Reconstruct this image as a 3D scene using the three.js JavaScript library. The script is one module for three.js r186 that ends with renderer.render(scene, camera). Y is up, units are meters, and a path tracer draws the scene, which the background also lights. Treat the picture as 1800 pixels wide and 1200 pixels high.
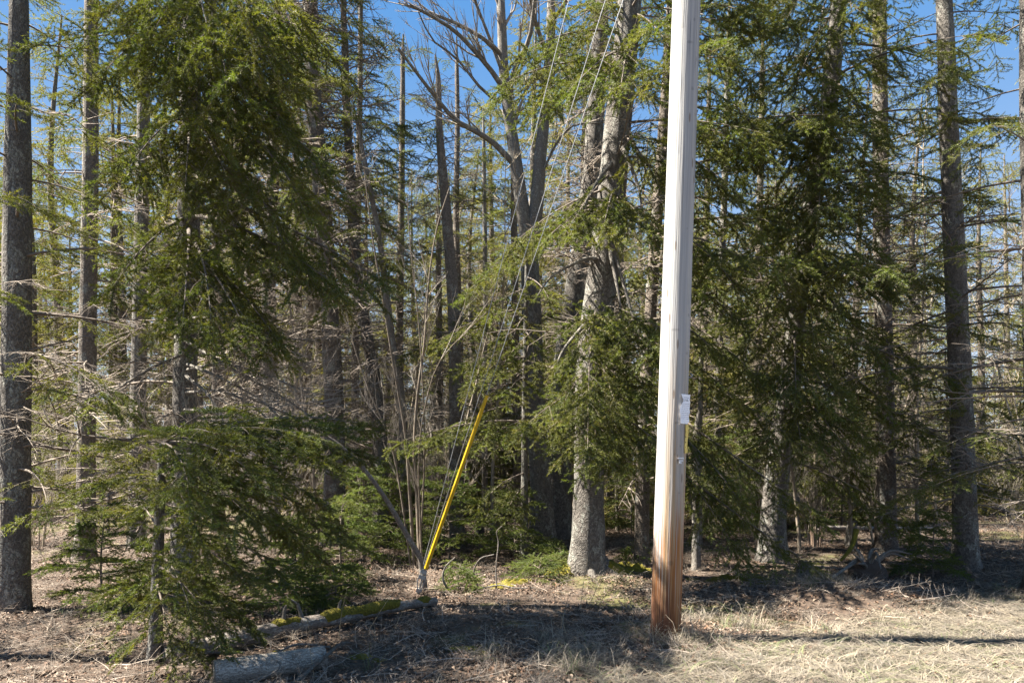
import * as THREE from 'three';
import { mergeGeometries } from 'three/addons/utils/BufferGeometryUtils.js';

// ------------------------------------------------------------------ camera, sky, sun, exposure
const scene = new THREE.Scene();
const EYE = 1.6, F = 1200, CX = 900, HY = 820;                 // photograph's lens: focal length in its pixels, horizon row
const camera = new THREE.PerspectiveCamera(2 * Math.atan(600 / F) * 180 / Math.PI, 1.5, 0.05, 2000);
camera.position.set(0, EYE, 0);
camera.setViewOffset(1800, 1200, 0, 600 - HY, 1800, 1200);     // level camera, lens shifted up
const renderer = new THREE.WebGLRenderer({ antialias: true });
renderer.setSize(1024, 682);
renderer.toneMapping = THREE.LinearToneMapping;
renderer.toneMappingExposure = 6.4;
renderer.shadowMap.enabled = true;
const SUN = new THREE.Vector3(-1, Math.tan(57 * Math.PI / 180), -0.05).normalize();
{
  const w = 512, h = 256, data = new Float32Array(w * h * 4), v = new THREE.Vector3();
  for (let j = 0; j < h; j++) for (let i = 0; i < w; i++) {
    const lat = ((j + 0.5) / h - 0.5) * Math.PI, lon = ((i + 0.5) / w - 0.5) * 2 * Math.PI;
    v.set(Math.cos(lat) * Math.cos(lon), Math.sin(lat), Math.cos(lat) * Math.sin(lon));
    const e = Math.max(0, v.y), k = Math.pow(1 - e, 2.8), g = Math.max(0, v.dot(SUN)), halo = 0.15 * Math.pow(g, 12) + 0.2 * Math.pow(g, 90);
    const o = (j * w + i) * 4;
    data[o] = 0.0075 + 0.142 * k + halo; data[o + 1] = 0.047 + 0.125 * k + halo; data[o + 2] = 0.120 + 0.073 * k + halo; data[o + 3] = 1;
    if (v.y < 0) { const q = Math.min(1, -v.y * 8); for (let c = 0; c < 3; c++) data[o + c] *= 1 - 0.75 * q; }
  }
  const sky = new THREE.DataTexture(data, w, h, THREE.RGBAFormat, THREE.FloatType);
  sky.mapping = THREE.EquirectangularReflectionMapping; sky.magFilter = THREE.LinearFilter; sky.minFilter = THREE.LinearFilter; sky.needsUpdate = true;
  scene.background = sky; scene.environment = sky;
}
const sun = new THREE.DirectionalLight(new THREE.Color(1, 0.93, 0.81), 5);
sun.position.copy(SUN).multiplyScalar(60).add(new THREE.Vector3(0, 0, -14));
sun.target.position.set(0, 0, -14);
sun.castShadow = true;
Object.assign(sun.shadow.camera, { left: -45, right: 45, top: 45, bottom: -45, near: 1, far: 160 });
sun.shadow.mapSize.set(2048, 2048);
scene.add(sun, sun.target);

// ------------------------------------------------------------------ helpers
function rngOf(seed) { let a = seed >>> 0; return () => { a = (a + 0x6D2B79F5) >>> 0; let t = a; t = Math.imul(t ^ (t >>> 15), t | 1); t ^= t + Math.imul(t ^ (t >>> 7), t | 61); return ((t ^ (t >>> 14)) >>> 0) / 4294967296; }; }
const V = (x, y, z) => new THREE.Vector3(x, y, z);
const UP = V(0, 1, 0);
const clamp = (x, a, b) => Math.min(b, Math.max(a, x)), lerp = (a, b, t) => a + (b - a) * t, smooth = (a, b, x) => { const t = clamp((x - a) / (b - a), 0, 1); return t * t * (3 - 2 * t); };
function hash(x, y, z) { let h = Math.imul(x, 374761393) ^ Math.imul(y, 668265263) ^ Math.imul(z, 2147483647 - 56891); h = Math.imul(h ^ (h >>> 13), 1274126177); return ((h ^ (h >>> 16)) >>> 0) / 4294967296; }
function vnoise(x, y, s = 0, wx = 0, wy = 0) {                  // value noise, optionally tiling with periods wx, wy
  const xi = Math.floor(x), yi = Math.floor(y), fx = x - xi, fy = y - yi, u = fx * fx * (3 - 2 * fx), v = fy * fy * (3 - 2 * fy);
  const m = (a, n) => n ? ((a % n) + n) % n : a;
  const H = (a, b) => hash(m(a, wx), m(b, wy), s);
  return lerp(lerp(H(xi, yi), H(xi + 1, yi), u), lerp(H(xi, yi + 1), H(xi + 1, yi + 1), u), v);
}
const fbm = (x, y, s = 0, n = 4) => { let a = 0, k = 0.5, f = 1, t = 0; for (let i = 0; i < n; i++) { a += k * vnoise(x * f, y * f, s + i * 17); t += k; k *= 0.5; f *= 2.03; } return a / t; };
// a point of the place that stands D metres in front of the camera and appears at the photograph's pixel
const W = (px, py, D) => V((px - CX) / F * D, EYE - (py - HY) / F * D, -D);
function groundH(x, z) {
  const D = -z;
  let y = 0.04 * clamp(D - 9, 0, 16) * smooth(7, 11, D);
  y += 0.10 * (fbm(x * 0.35 + 5, z * 0.35, 3, 3) - 0.5) * smooth(4, 8, D) + 0.05 * (fbm(x * 1.3, z * 1.3, 9, 3) - 0.5) + 0.3 * (fbm(x * 0.12, z * 0.12, 31, 2) - 0.5) * smooth(12, 22, D);
  y += 0.12 * Math.exp(-((x - 1.05) ** 2 + (D - 9.3) ** 2) / 0.9);                           // mound at the roots of the big spruce
  y += 0.22 * Math.exp(-((x - 4.0) ** 2 / 0.9 + (D - 8.1) ** 2 / 0.35));                       // grassy hump by the shoulder
  y -= 0.06 * Math.exp(-((D - 7.4 - 0.3 * (x - 2)) ** 2) / 0.35) * smooth(1.2, 2.2, x);
  return y;
}
const onGround = (x, D, lift = 0) => V(x, groundH(x, -D) + lift, -D);

class GB {                                                       // collects tubes and triangles into one geometry
  constructor() { this.p = []; this.n = []; this.u = []; this.c = []; this.i = []; this.col = null; }
  vert(p, n, u, v, c) { this.p.push(p.x, p.y, p.z); this.n.push(n.x, n.y, n.z); this.u.push(u, v); if (c) this.c.push(c[0], c[1], c[2]); return this.p.length / 3 - 1; }
  tube(pts, radii, segs = 5, o = {}) {
    const N = pts.length, T = [], c = o.color;
    for (let i = 0; i < N; i++) T.push(pts[Math.min(N - 1, i + 1)].clone().sub(pts[Math.max(0, i - 1)]).normalize());
    let nn = Math.abs(T[0].y) > 0.9 ? V(1, 0, 0) : V(0, 1, 0);
    nn.sub(T[0].clone().multiplyScalar(nn.dot(T[0]))).normalize();
    const tile = o.tile || 0.6, rep = Math.max(1, Math.round(2 * Math.PI * radii[0] / tile));
    let len = o.v0 || 0; const rows = [];
    for (let i = 0; i < N; i++) {
      if (i) { nn.sub(T[i].clone().multiplyScalar(nn.dot(T[i]))).normalize(); len += pts[i].distanceTo(pts[i - 1]); }
      const bb = T[i].clone().cross(nn), row = [];
      for (let k = 0; k <= segs; k++) {
        const a = k / segs * Math.PI * 2, d = nn.clone().multiplyScalar(Math.cos(a)).addScaledVector(bb, Math.sin(a));
        const r = radii[i] * (o.shape ? o.shape(k === segs ? 0 : a, len, pts[i], i) : 1);
        row.push(this.vert(pts[i].clone().addScaledVector(d, r), d, k / segs * rep, len / tile * 0.5, c));
      }
      rows.push(row);
      if (i) for (let k = 0; k < segs; k++) { const A = rows[i - 1], B = row; this.i.push(A[k], A[k + 1], B[k + 1], A[k], B[k + 1], B[k]); }
    }
    const cap = (row, p, t, flip) => { const m = this.vert(p, t, 0.5, 0.5, c); for (let k = 0; k < segs; k++) flip ? this.i.push(m, row[k + 1], row[k]) : this.i.push(m, row[k], row[k + 1]); };
    if (o.capA) cap(rows[0], pts[0], T[0].clone().negate(), true);
    if (o.capB) cap(rows[N - 1], pts[N - 1], T[N - 1], false);
    return this;
  }
  tri(a, b, c, n, col) { const i = this.vert(a, n, 0, 0, col); this.vert(b, n, 1, 0, col); this.vert(c, n, 0.5, 1, col); this.i.push(i, i + 1, i + 2); }
  geo(recalc = false) {
    const g = new THREE.BufferGeometry();
    g.setAttribute('position', new THREE.Float32BufferAttribute(this.p, 3)); g.setAttribute('normal', new THREE.Float32BufferAttribute(this.n, 3)); g.setAttribute('uv', new THREE.Float32BufferAttribute(this.u, 2));
    if (this.c.length) g.setAttribute('color', new THREE.Float32BufferAttribute(this.c, 3));
    g.setIndex(this.i); if (recalc) g.computeVertexNormals(); return g;
  }
}
const taken = {};
function numbered(n) { const k = taken[n] = (taken[n] === undefined ? 0 : taken[n] + 1); return k ? n + '_' + String(k).padStart(3, '0') : n; }
function tag(o, label, category, group, kind) { if (label) o.userData.label = label; if (category) o.userData.category = category; if (group) o.userData.group = group; if (kind) o.userData.kind = kind; return o; }
const shade = o => { o.castShadow = o.receiveShadow = true; return o; };
function thing(name, base, label, category, group) { const g = new THREE.Group(); g.name = numbered(name); g.position.copy(base); scene.add(g); return tag(g, label, category, group); }
function part(parent, name, geo, mat, root = parent, kind) {     // geo is given in world coordinates, root is the thing it belongs to
  geo.translate(-root.position.x, -root.position.y, -root.position.z);
  const m = shade(new THREE.Mesh(geo, mat)); m.name = name; if (kind) m.userData.kind = kind; parent.add(m); return m;
}
function single(name, geo, mat, base, label, category, group, kind) {
  geo.translate(-base.x, -base.y, -base.z); const m = shade(new THREE.Mesh(geo, mat)); m.name = numbered(name); m.position.copy(base); scene.add(m); return tag(m, label, category, group, kind);
}
const _m = new THREE.Matrix4(), _c = new THREE.Color();
function orient(p, dir, up, s, sy = s) {
  const x = dir.clone().normalize(); let z = x.clone().cross(up); if (z.lengthSq() < 1e-6) z = x.clone().cross(V(0.3, 0.2, 1)); z.normalize(); const y = z.clone().cross(x);
  return new THREE.Matrix4().makeBasis(x.multiplyScalar(s), y.multiplyScalar(sy), z.multiplyScalar(s)).setPosition(p);
}
function scatter(parent, name, geo, mat, list, root = parent, kind = 'stuff') {   // list of [matrix, [r,g,b]]
  const m = new THREE.InstancedMesh(geo, mat, list.length), t = _m.makeTranslation(-root.position.x, -root.position.y, -root.position.z).clone();
  list.forEach(([mx, c], i) => { m.setMatrixAt(i, t.clone().multiply(mx)); m.setColorAt(i, _c.setRGB(c[0], c[1], c[2])); });
  m.name = name; m.userData.kind = kind; shade(m); parent.add(m); return m;
}
// ------------------------------------------------------------------ textures
function tex(w, h, fn, srgb = true, wrap = THREE.RepeatWrapping) {
  const d = new Uint8Array(w * h * 4);
  for (let j = 0; j < h; j++) for (let i = 0; i < w; i++) { const c = fn(i / w, j / h, i, j), o = (j * w + i) * 4; d[o] = clamp(c[0], 0, 1) * 255; d[o + 1] = clamp(c[1], 0, 1) * 255; d[o + 2] = clamp(c[2], 0, 1) * 255; d[o + 3] = 255; }
  const t = new THREE.DataTexture(d, w, h); t.wrapS = t.wrapT = wrap; t.magFilter = THREE.LinearFilter; t.minFilter = THREE.LinearMipmapLinearFilter; t.generateMipmaps = true;
  if (srgb) t.colorSpace = THREE.SRGBColorSpace; t.needsUpdate = true; return t;
}
const S = x => x <= 0 ? 0 : x < 0.0031308 ? x * 12.92 : 1.055 * Math.pow(x, 1 / 2.4) - 0.055;   // linear to sRGB
const S3 = c => [S(c[0]), S(c[1]), S(c[2])];
function worley(x, y, nx, ny, s) { let f1 = 9, f2 = 9, id = 0; const xi = Math.floor(x), yi = Math.floor(y); for (let a = -1; a <= 1; a++) for (let b = -1; b <= 1; b++) { const cx = xi + a, cy = yi + b, mx = ((cx % nx) + nx) % nx, my = ((cy % ny) + ny) % ny; const d = Math.hypot(cx + hash(mx, my, s) - x, cy + hash(mx, my, s + 1) - y); if (d < f1) { f2 = f1; f1 = d; id = hash(mx, my, s + 2); } else if (d < f2) f2 = d; } return [f1, f2, id]; }
function barkMaps(seed, nx, ny, base, dark, lichen, lichAmt) {
  const w = 256, h = 512, hmap = new Float32Array(w * h);
  const col = tex(w, h, (u, v, i, j) => {
    const wx = u * nx + 1.1 * (vnoise(u * 12, v * 24, seed, 12, 24) - 0.5) + 0.5 * (vnoise(u * 40, v * 60, seed + 7, 40, 60) - 0.5), wy = v * ny + 1.1 * (vnoise(u * 12, v * 24, seed + 5, 12, 24) - 0.5) + 0.5 * (vnoise(u * 40, v * 60, seed + 6, 40, 60) - 0.5);
    const [f1, f2, id] = worley(wx, wy, nx, ny, seed), [g1, g2, id2] = worley(wx * 3, wy * 3, nx * 3, ny * 3, seed + 60), fine = vnoise(u * 64, v * 128, seed + 9, 64, 128);
    const e = clamp(0.55 * smooth(0.0, 0.45, f2 - f1) + 0.30 * smooth(0, 0.4, g2 - g1) + 0.35 * (fine - 0.35), 0, 1);
    hmap[j * w + i] = clamp(e * (0.5 + 0.4 * id) + 0.15 * id2, 0, 1);
    const L = smooth(0.62 - lichAmt, 0.74 - lichAmt, 0.6 * vnoise(u * 5, v * 8, seed + 20, 5, 8) + 0.4 * vnoise(u * 20, v * 32, seed + 21, 20, 32)) * e;
    const k = (0.85 + 0.2 * id + 0.25 * id2) * (0.8 + 0.4 * fine);
    const c = [0, 1, 2].map(q => lerp(lerp(dark[q], base[q] * k, e), lichen[q] * (0.8 + 0.4 * fine), L * 0.8));
    return S3(c);
  });
  const bump = tex(w, h, (u, v, i, j) => { const q = hmap[j * w + i]; return [q, q, q]; }, false);
  return { map: col, bumpMap: bump };
}
const stdm = o => new THREE.MeshStandardMaterial({ roughness: 0.95, side: THREE.DoubleSide, ...o });
const M = {
  spruceBark: stdm({ ...barkMaps(11, 11, 17, [0.158, 0.143, 0.127], [0.062, 0.053, 0.045], [0.29, 0.295, 0.26], 0.04), bumpScale: 0.016 }),
  darkBark: stdm({ ...barkMaps(41, 9, 22, [0.160, 0.132, 0.108], [0.070, 0.056, 0.045], [0.27, 0.28, 0.25], 0.02), bumpScale: 0.012 }),
  paleBark: stdm({ ...barkMaps(71, 10, 20, [0.205, 0.186, 0.164], [0.085, 0.074, 0.063], [0.36, 0.355, 0.32], 0.06), bumpScale: 0.006 }),
  greyBark: stdm({ ...barkMaps(91, 20, 14, [0.20, 0.17, 0.145], [0.085, 0.07, 0.058], [0.31, 0.31, 0.28], 0.03), bumpScale: 0.005 }),
  wood: stdm({ color: new THREE.Color(0.13, 0.105, 0.085) }),
  deadWood: stdm({ color: new THREE.Color(0.27, 0.235, 0.20), vertexColors: false }),
  twig: stdm({ color: new THREE.Color(1, 1, 1) }),
  needle: new THREE.MeshPhysicalMaterial({ vertexColors: true, roughness: 0.92, transmission: 0.5, thickness: 0, side: THREE.DoubleSide, specularIntensity: 0.6 }),
  leaf: stdm({ roughness: 0.8 }),
  straw: stdm({ roughness: 0.75 }),
};

// ------------------------------------------------------------------ foliage pieces
function sprayGeo(seed, o) {                                     // a flat branchlet of needle-covered shoots, along +x, about o.len long
  const r = rngOf(seed), g = new GB(), G = o.green, Br = [0.16, 0.105, 0.06];
  const shoot = (p, dir, len) => {
    const d = dir.clone().normalize(), bend = V((r() - 0.5) * 0.2, -0.1 + (r() - 0.4) * 0.25, (r() - 0.5) * 0.2), q = t => p.clone().addScaledVector(d, len * t).addScaledVector(bend, len * t * t);
    if (o.stem) g.tube([q(0), q(0.5), q(1)], [o.stem, o.stem * 0.7, o.stem * 0.4], 3, { color: Br });
    const n = Math.max(6, Math.round(len * o.per));
    for (let k = 0; k < n; k++) {
      const t = (k + r()) / n, c = q(t), ax = d.clone().addScaledVector(bend, 2 * t).normalize();
      let s = ax.clone().cross(UP).normalize(), u = s.clone().cross(ax);
      const a = r() * Math.PI * 2, rad = s.clone().multiplyScalar(Math.cos(a)).addScaledVector(u, Math.sin(a) * 0.85 + 0.18).normalize();
      const f = 0.55 + 0.5 * r() + (t > 0.9 ? 0.7 : 0), nd = rad.clone().addScaledVector(ax, f).normalize(), L = o.nl * (0.75 + 0.45 * r());
      const wv = nd.clone().cross(V(r() - 0.5, r() - 0.5, r() - 0.5)).normalize().multiplyScalar(o.nw * 0.5);
      const no = nd.clone().cross(wv).normalize(), kk = 0.8 + 0.4 * r();
      g.tri(c.clone().add(wv), c.clone().sub(wv), c.clone().addScaledVector(nd, L), no, [G[0] * kk, G[1] * kk, G[2] * kk]);
    }
  };
  shoot(V(0, 0, 0), V(1, 0, 0), o.len);
  let side = 1;
  for (let x = o.len * 0.08; x < o.len * 0.93; x += o.gap * (0.8 + 0.4 * r())) { side = -side; const l = o.side * (1.05 - 0.75 * x / o.len) * (0.75 + 0.5 * r()); shoot(V(x, -0.02 * x, 0), V(0.62 + 0.2 * r(), (r() - 0.5) * 0.35, side * (0.8 + 0.2 * r())), l); }
  return g.geo();
}
const GREEN = [0.110, 0.132, 0.012], SUNLIT_GREEN = [0.172, 0.176, 0.020];  // second green is lightened and yellowed: sunlight on the far crowns, put into the colour
const HI = [1, 2, 3].map(s => sprayGeo(100 + s, { len: 0.24, gap: 0.042, side: 0.125, per: 680, nl: 0.0185, nw: 0.0040, stem: 0.0018, green: GREEN }));
const MID = [1, 2].map(s => sprayGeo(200 + s, { len: 0.36, gap: 0.055, side: 0.17, per: 300, nl: 0.026, nw: 0.0060, stem: 0.002, green: GREEN }));
const LO = [1, 2].map(s => sprayGeo(300 + s, { len: 0.62, gap: 0.10, side: 0.27, per: 110, nl: 0.045, nw: 0.013, stem: 0.003, green: SUNLIT_GREEN }));
const SPRAY = { hi: [HI, 0.24], mid: [MID, 0.36], lo: [LO, 0.62] };

function bez(a, b, c, t) { return a.clone().multiplyScalar((1 - t) * (1 - t)).addScaledVector(b, 2 * t * (1 - t)).addScaledVector(c, t * t); }
function buildBough(wood, list, root, tip, o, r) {
  const L = root.distanceTo(tip), mid = root.clone().lerp(tip, 0.5); mid.y += (o.arch ?? 0.12) * L; mid.x += (r() - 0.5) * 0.12 * L; mid.z += (r() - 0.5) * 0.12 * L;
  const n = 7, pts = [], rad = [], r0 = (o.r0 ?? 0.006 + 0.0085 * L);
  for (let i = 0; i <= n; i++) { pts.push(bez(root, mid, tip, i / n)); rad.push(lerp(r0, 0.0025, Math.pow(i / n, 0.8))); }
  wood.tube(pts, rad, o.lod === 'hi' ? 5 : 4, { tile: 0.3 });
  const sl = SPRAY[o.lod][1], sc = o.scale ?? 1, step = (o.step ?? 0.5) * sl * sc, start = o.start ?? 0.22;
  const put = (p, d, k = 1) => {
    const dd = d.clone(); dd.y -= (o.droop ?? 0.12) * (0.4 + r()); dd.normalize();
    const up = V((r() - 0.5) * 1.5, 1, (r() - 0.5) * 1.5), tn = (0.72 + 0.55 * r()) * (o.tint ?? 1), yy = 0.9 + 0.3 * r();
    const tc = o.tc || [1, 1, 1];
    list.push([orient(p, dd, up, sc * k * (0.8 + 0.45 * r())), [tn * yy * tc[0], tn * tc[1], tn * 0.95 * tc[2]]]);
  };
  let side = r() < 0.5 ? 1 : -1;
  for (let s = start; s < 0.985; s += Math.max(0.02, step / L * (0.7 + 0.6 * r()))) {
    side = -side;
    const p = bez(root, mid, tip, s), t = bez(root, mid, tip, Math.min(1, s + 0.05)).sub(bez(root, mid, tip, s - 0.05)).normalize();
    const sd = t.clone().cross(UP).normalize().multiplyScalar(side);
    const ll = Math.min(o.latMax ?? 0.85, (o.spread ?? 0.42) * L * Math.pow(1.02 - s, 0.75)) * (0.6 + 0.6 * r()) * smooth(start - 0.12, start + 0.12, s) + 0.05;
    const dir = t.clone().multiplyScalar(0.75).addScaledVector(sd, 0.8).addScaledVector(UP, -0.12 + (r() - 0.5) * 0.3).normalize();
    const q = k => p.clone().addScaledVector(dir, ll * k).addScaledVector(UP, -(o.sagl ?? 0.22) * ll * k * k);
    if (o.lod !== 'lo' && ll > 0.12) wood.tube([q(0), q(0.5), q(1)], [0.004, 0.003, 0.0015], 3);
    let zs = 1;
    for (let k = 0.12; k < 1.0; k += Math.max(0.08, (o.fill ?? 0.42) * sl * sc / ll)) { zs = -zs; const dn = dir.clone().addScaledVector(t, 0.35).addScaledVector(dir.clone().cross(UP).normalize(), zs * 0.55); put(q(k), dn, 0.9); }
    put(q(1).addScaledVector(dir, -0.03), dir);
  }
  const e = bez(root, mid, tip, 0.96); put(e, tip.clone().sub(mid), 1.05); put(e, tip.clone().sub(mid), 0.9);
}
function deadGeo(seed, len = 1, up = -0.1) {                     // a bare dead branch with side twigs, along +x
  const r = rngOf(seed), g = new GB();
  const grow = (p, d, L, rad, lvl) => {
    const n = lvl === 0 ? 7 : 4, pts = [p.clone()]; let c = p.clone(), dd = d.clone();
    for (let i = 0; i < n; i++) { dd.add(V((r() - 0.5) * 0.28, (r() - 0.5) * 0.28 + up * 0.15, (r() - 0.5) * 0.28)).normalize(); c = c.clone().addScaledVector(dd, L / n); pts.push(c); }
    g.tube(pts, pts.map((_, i) => rad * (1 - 0.78 * i / n)), lvl === 0 ? 4 : 3);
    if (lvl >= 2) return;
    const k = lvl === 0 ? 9 : 3;
    for (let i = 0; i < k; i++) { const t = 0.2 + 0.75 * (i + r()) / k, a = pts[Math.min(n, Math.floor(t * n))], s = r() < 0.5 ? 1 : -1; const nd = dd.clone().multiplyScalar(0.55).add(V((r() - 0.5) * 0.6, (r() - 0.45) * 0.8, s * (0.5 + 0.5 * r()))).normalize(); grow(a, nd, L * (0.28 + 0.3 * r()) * (1.1 - 0.6 * t), rad * 0.5, lvl + 1); }
  };
  grow(V(0, 0, 0), V(1, 0.1, 0), len, 0.011, 0); return g.geo();
}
const DEAD = [1, 2, 3, 4, 5].map(s => deadGeo(400 + s, 1, [-0.6, -0.3, 0.2, -0.9, 0][s - 1]));

// ------------------------------------------------------------------ trees
// path: rows of [photo x, photo y, photo width] at distance D, root first; the trunk goes on to height top
function trunkFrom(path, D, top, lean = 0) {
  const pts = path.map(([px, py], i) => W(px, py, D + lean * i)), rad = path.map(p => p[2] / F * D / 2);
  const b = pts[0]; b.y = groundH(b.x, b.z) - 0.06;
  const l = pts[pts.length - 1], pr = pts[pts.length - 2], dir = l.clone().sub(pr).normalize();
  if (top > l.y + 0.5) { const e = l.clone().addScaledVector(dir, (top - l.y) / dir.y); pts.push(l.clone().lerp(e, 0.5), e); const rl = rad[rad.length - 1]; rad.push(rl * 0.6, Math.min(0.02, rl * 0.3)); }
  return smoothPath(pts, rad);
}
function smoothPath(pts, rad) {
  const c = new THREE.CatmullRomCurve3(pts, false, 'centripetal'), N = Math.max(8, Math.round(c.getLength() / 0.22)), P = [], R = [];
  for (let i = 0; i <= N; i++) { const u = i / N * (pts.length - 1), k = Math.min(pts.length - 2, Math.floor(u)); P.push(c.getPoint(i / N)); R.push(lerp(rad[k], rad[k + 1], u - k)); }
  return { P, R, at(y) { let k = 0; while (k < P.length - 2 && P[k + 1].y < y) k++; const f = clamp((y - P[k].y) / (P[k + 1].y - P[k].y || 1), 0, 1); const q = P[k].clone().lerp(P[k + 1], f); q.r = lerp(R[k], R[k + 1], f); return q; } };
}
function trunkGeo(tr, seed, o = {}) {
  const base = tr.P[0].y, g = new GB();
  g.tube(tr.P, tr.R, o.segs || 14, { tile: o.tile || 0.55, capB: true, shape: (a, len, p) => {
    const h = p.y - base, fl = (o.flare ?? 0.45) * Math.exp(-h / (o.flareH ?? 0.22));
    return 1 + fl * (0.75 + 0.5 * Math.sin(a * 3 + seed) + 0.3 * Math.sin(a * 5 + seed * 2)) + 0.05 * (vnoise(Math.cos(a) * 2 + 9, Math.sin(a) * 2 + p.y * 2.2, seed) - 0.5) * 2 + (o.rough ?? 0.03) * (vnoise(Math.cos(a) * 7 + 30, Math.sin(a) * 7 + p.y * 9, seed + 3) - 0.5);
  } });
  return g.geo();
}
function deadOn(group, tr, seed, n0, h0, h1, len, mat = M.twig, col = [0.20, 0.165, 0.135], name = 'dead_twigs') {
  const r = rngOf(seed), lists = [[], [], []], n = Math.round(n0 * 1.4);
  for (let i = 0; i < n; i++) {
    const y = lerp(h0, h1, (i + r()) / n), p = tr.at(y), a = r() * Math.PI * 2, k = 0.7 + 0.6 * r();
    lists[i % 3].push([orient(p, V(Math.cos(a), -0.25 + 0.4 * r(), Math.sin(a)), V(r() - 0.5, 1, r() - 0.5), len * (0.45 + 0.8 * r())), [col[0] * k, col[1] * k, col[2] * k]]);
  }
  lists.forEach((l, k) => l.length && scatter(group, name, DEAD[(seed + k) % 5], mat, l));
}
// a spruce whose boughs are parts, each bough with its needles
function boughs(group, pairs, o, r) {
  for (const [root, tip, oo] of pairs) {
    const wood = new GB(), list = [], op = { lod: 'hi', ...o, ...(oo || {}) };
    buildBough(wood, list, root, tip, op, r);
    const b = part(group, 'bough', wood.geo(), op.woodMat || M.wood, group);
    const set = SPRAY[op.lod][0]; scatter(b, 'needles', set[Math.floor(r() * set.length)], M.needle, list, group);
  }
}
// the same for trees farther off: one crown of needles and one set of limbs
function crown(group, pairs, o, r) {
  const wood = new GB(), list = [];
  for (const [root, tip, oo] of pairs) buildBough(wood, list, root, tip, { lod: 'mid', ...o, ...(oo || {}) }, r);
  part(group, 'limbs', wood.geo(), M.wood, group, 'stuff');
  const set = SPRAY[o.lod || 'mid'][0], half = [[], []]; list.forEach((x, i) => half[i % 2].push(x));
  half.forEach((l, k) => l.length && scatter(group, 'crown', set[k], M.needle, l));
}
function whorls(tr, r, n, h0, h1, len, o = {}) {                 // boughs spread round a trunk between two heights
  const out = [];
  for (let i = 0; i < n; i++) {
    const f = (i + r()) / n, y = lerp(h0, h1, f), p = tr.at(y), a = o.az ? o.az[0] + (o.az[1] - o.az[0]) * r() : i * 2.399 + r() * 0.9, L = len(f) * (0.65 + 0.6 * r());
    const pitch = lerp(o.p0 ?? -0.35, o.p1 ?? 0.25, f) + (r() - 0.5) * 0.3;
    out.push([p, p.clone().add(V(Math.cos(a) * L, pitch * L, Math.sin(a) * L))]);
  }
  return out;
}

// ------------------------------------------------------------------ ground
const strawAt = (x, D) => smooth(-0.5, 0.5, (5.45 + 0.60 * (x - 0.6) - D) + 1.1 * (fbm(x * 0.9, D * 0.9, 77, 3) - 0.5)) * smooth(-0.2, 1.1, x + 0.8 * (fbm(x * 1.1, D * 1.1, 78, 3) - 0.5));
{
  const xs = [], zs = [];
  for (let i = -130; i <= 130; i++) { const t = i / 130; xs.push(10 * t + 390 * Math.pow(Math.abs(t), 5) * Math.sign(t)); }
  for (let i = -60; i <= 240; i++) { const t = i / 240; zs.push(t < 0 ? 3 + 300 * Math.pow(Math.abs(t), 1.6) * -1 : 3 + 22 * t + 475 * Math.pow(t, 6)); }
  const pos = [], col = [], uv = [], idx = [], nx = xs.length;
  zs.forEach(D => xs.forEach(x => {
    pos.push(x, groundH(x, -D), -D); uv.push(x / 1.7, D / 1.7);
    const k = 0.8 + 0.45 * fbm(x * 1.7, D * 1.7, 51, 4), s = Math.max(strawAt(x, D), smooth(40, 46, D + 6 * fbm(x * 0.1, D * 0.1, 52, 2))), m = smooth(0.60, 0.70, fbm(x * 0.8, D * 0.8, 61, 4)) * 0.5;
    let c = [0.062, 0.042, 0.029]; c = c.map((v, q) => lerp(v, [0.12, 0.13, 0.03][q], m)); c = c.map((v, q) => lerp(v, [0.105, 0.086, 0.066][q], s)); col.push(c[0] * k, c[1] * k, c[2] * k);
  }));
  for (let j = 0; j < zs.length - 1; j++) for (let i = 0; i < nx - 1; i++) { const a = j * nx + i; idx.push(a, a + 1, a + nx + 1, a, a + nx + 1, a + nx); }
  const g = new THREE.BufferGeometry(); g.setAttribute('position', new THREE.Float32BufferAttribute(pos, 3)); g.setAttribute('color', new THREE.Float32BufferAttribute(col, 3)); g.setAttribute('uv', new THREE.Float32BufferAttribute(uv, 2)); g.setIndex(idx); g.computeVertexNormals();
  const grain = (u, v) => 0.5 * vnoise(u * 40, v * 40, 5, 40, 40) + 0.3 * vnoise(u * 110, v * 110, 6, 110, 110) + 0.2 * vnoise(u * 13, v * 13, 7, 13, 13);
  const map = tex(512, 512, (u, v) => { const q = 0.45 + 0.85 * grain(u, v); return S3([q, q * 0.97, q * 0.94]); }), bump = tex(512, 512, (u, v) => { const q = grain(u, v); return [q, q, q]; }, false);
  const m = shade(new THREE.Mesh(g, stdm({ vertexColors: true, map, bumpMap: bump, bumpScale: 0.04, roughness: 1 }))); m.name = 'ground'; m.userData = { kind: 'structure', label: 'forest floor of brown leaf litter running into a pale grassy shoulder', category: 'ground' }; scene.add(m);
}
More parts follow.
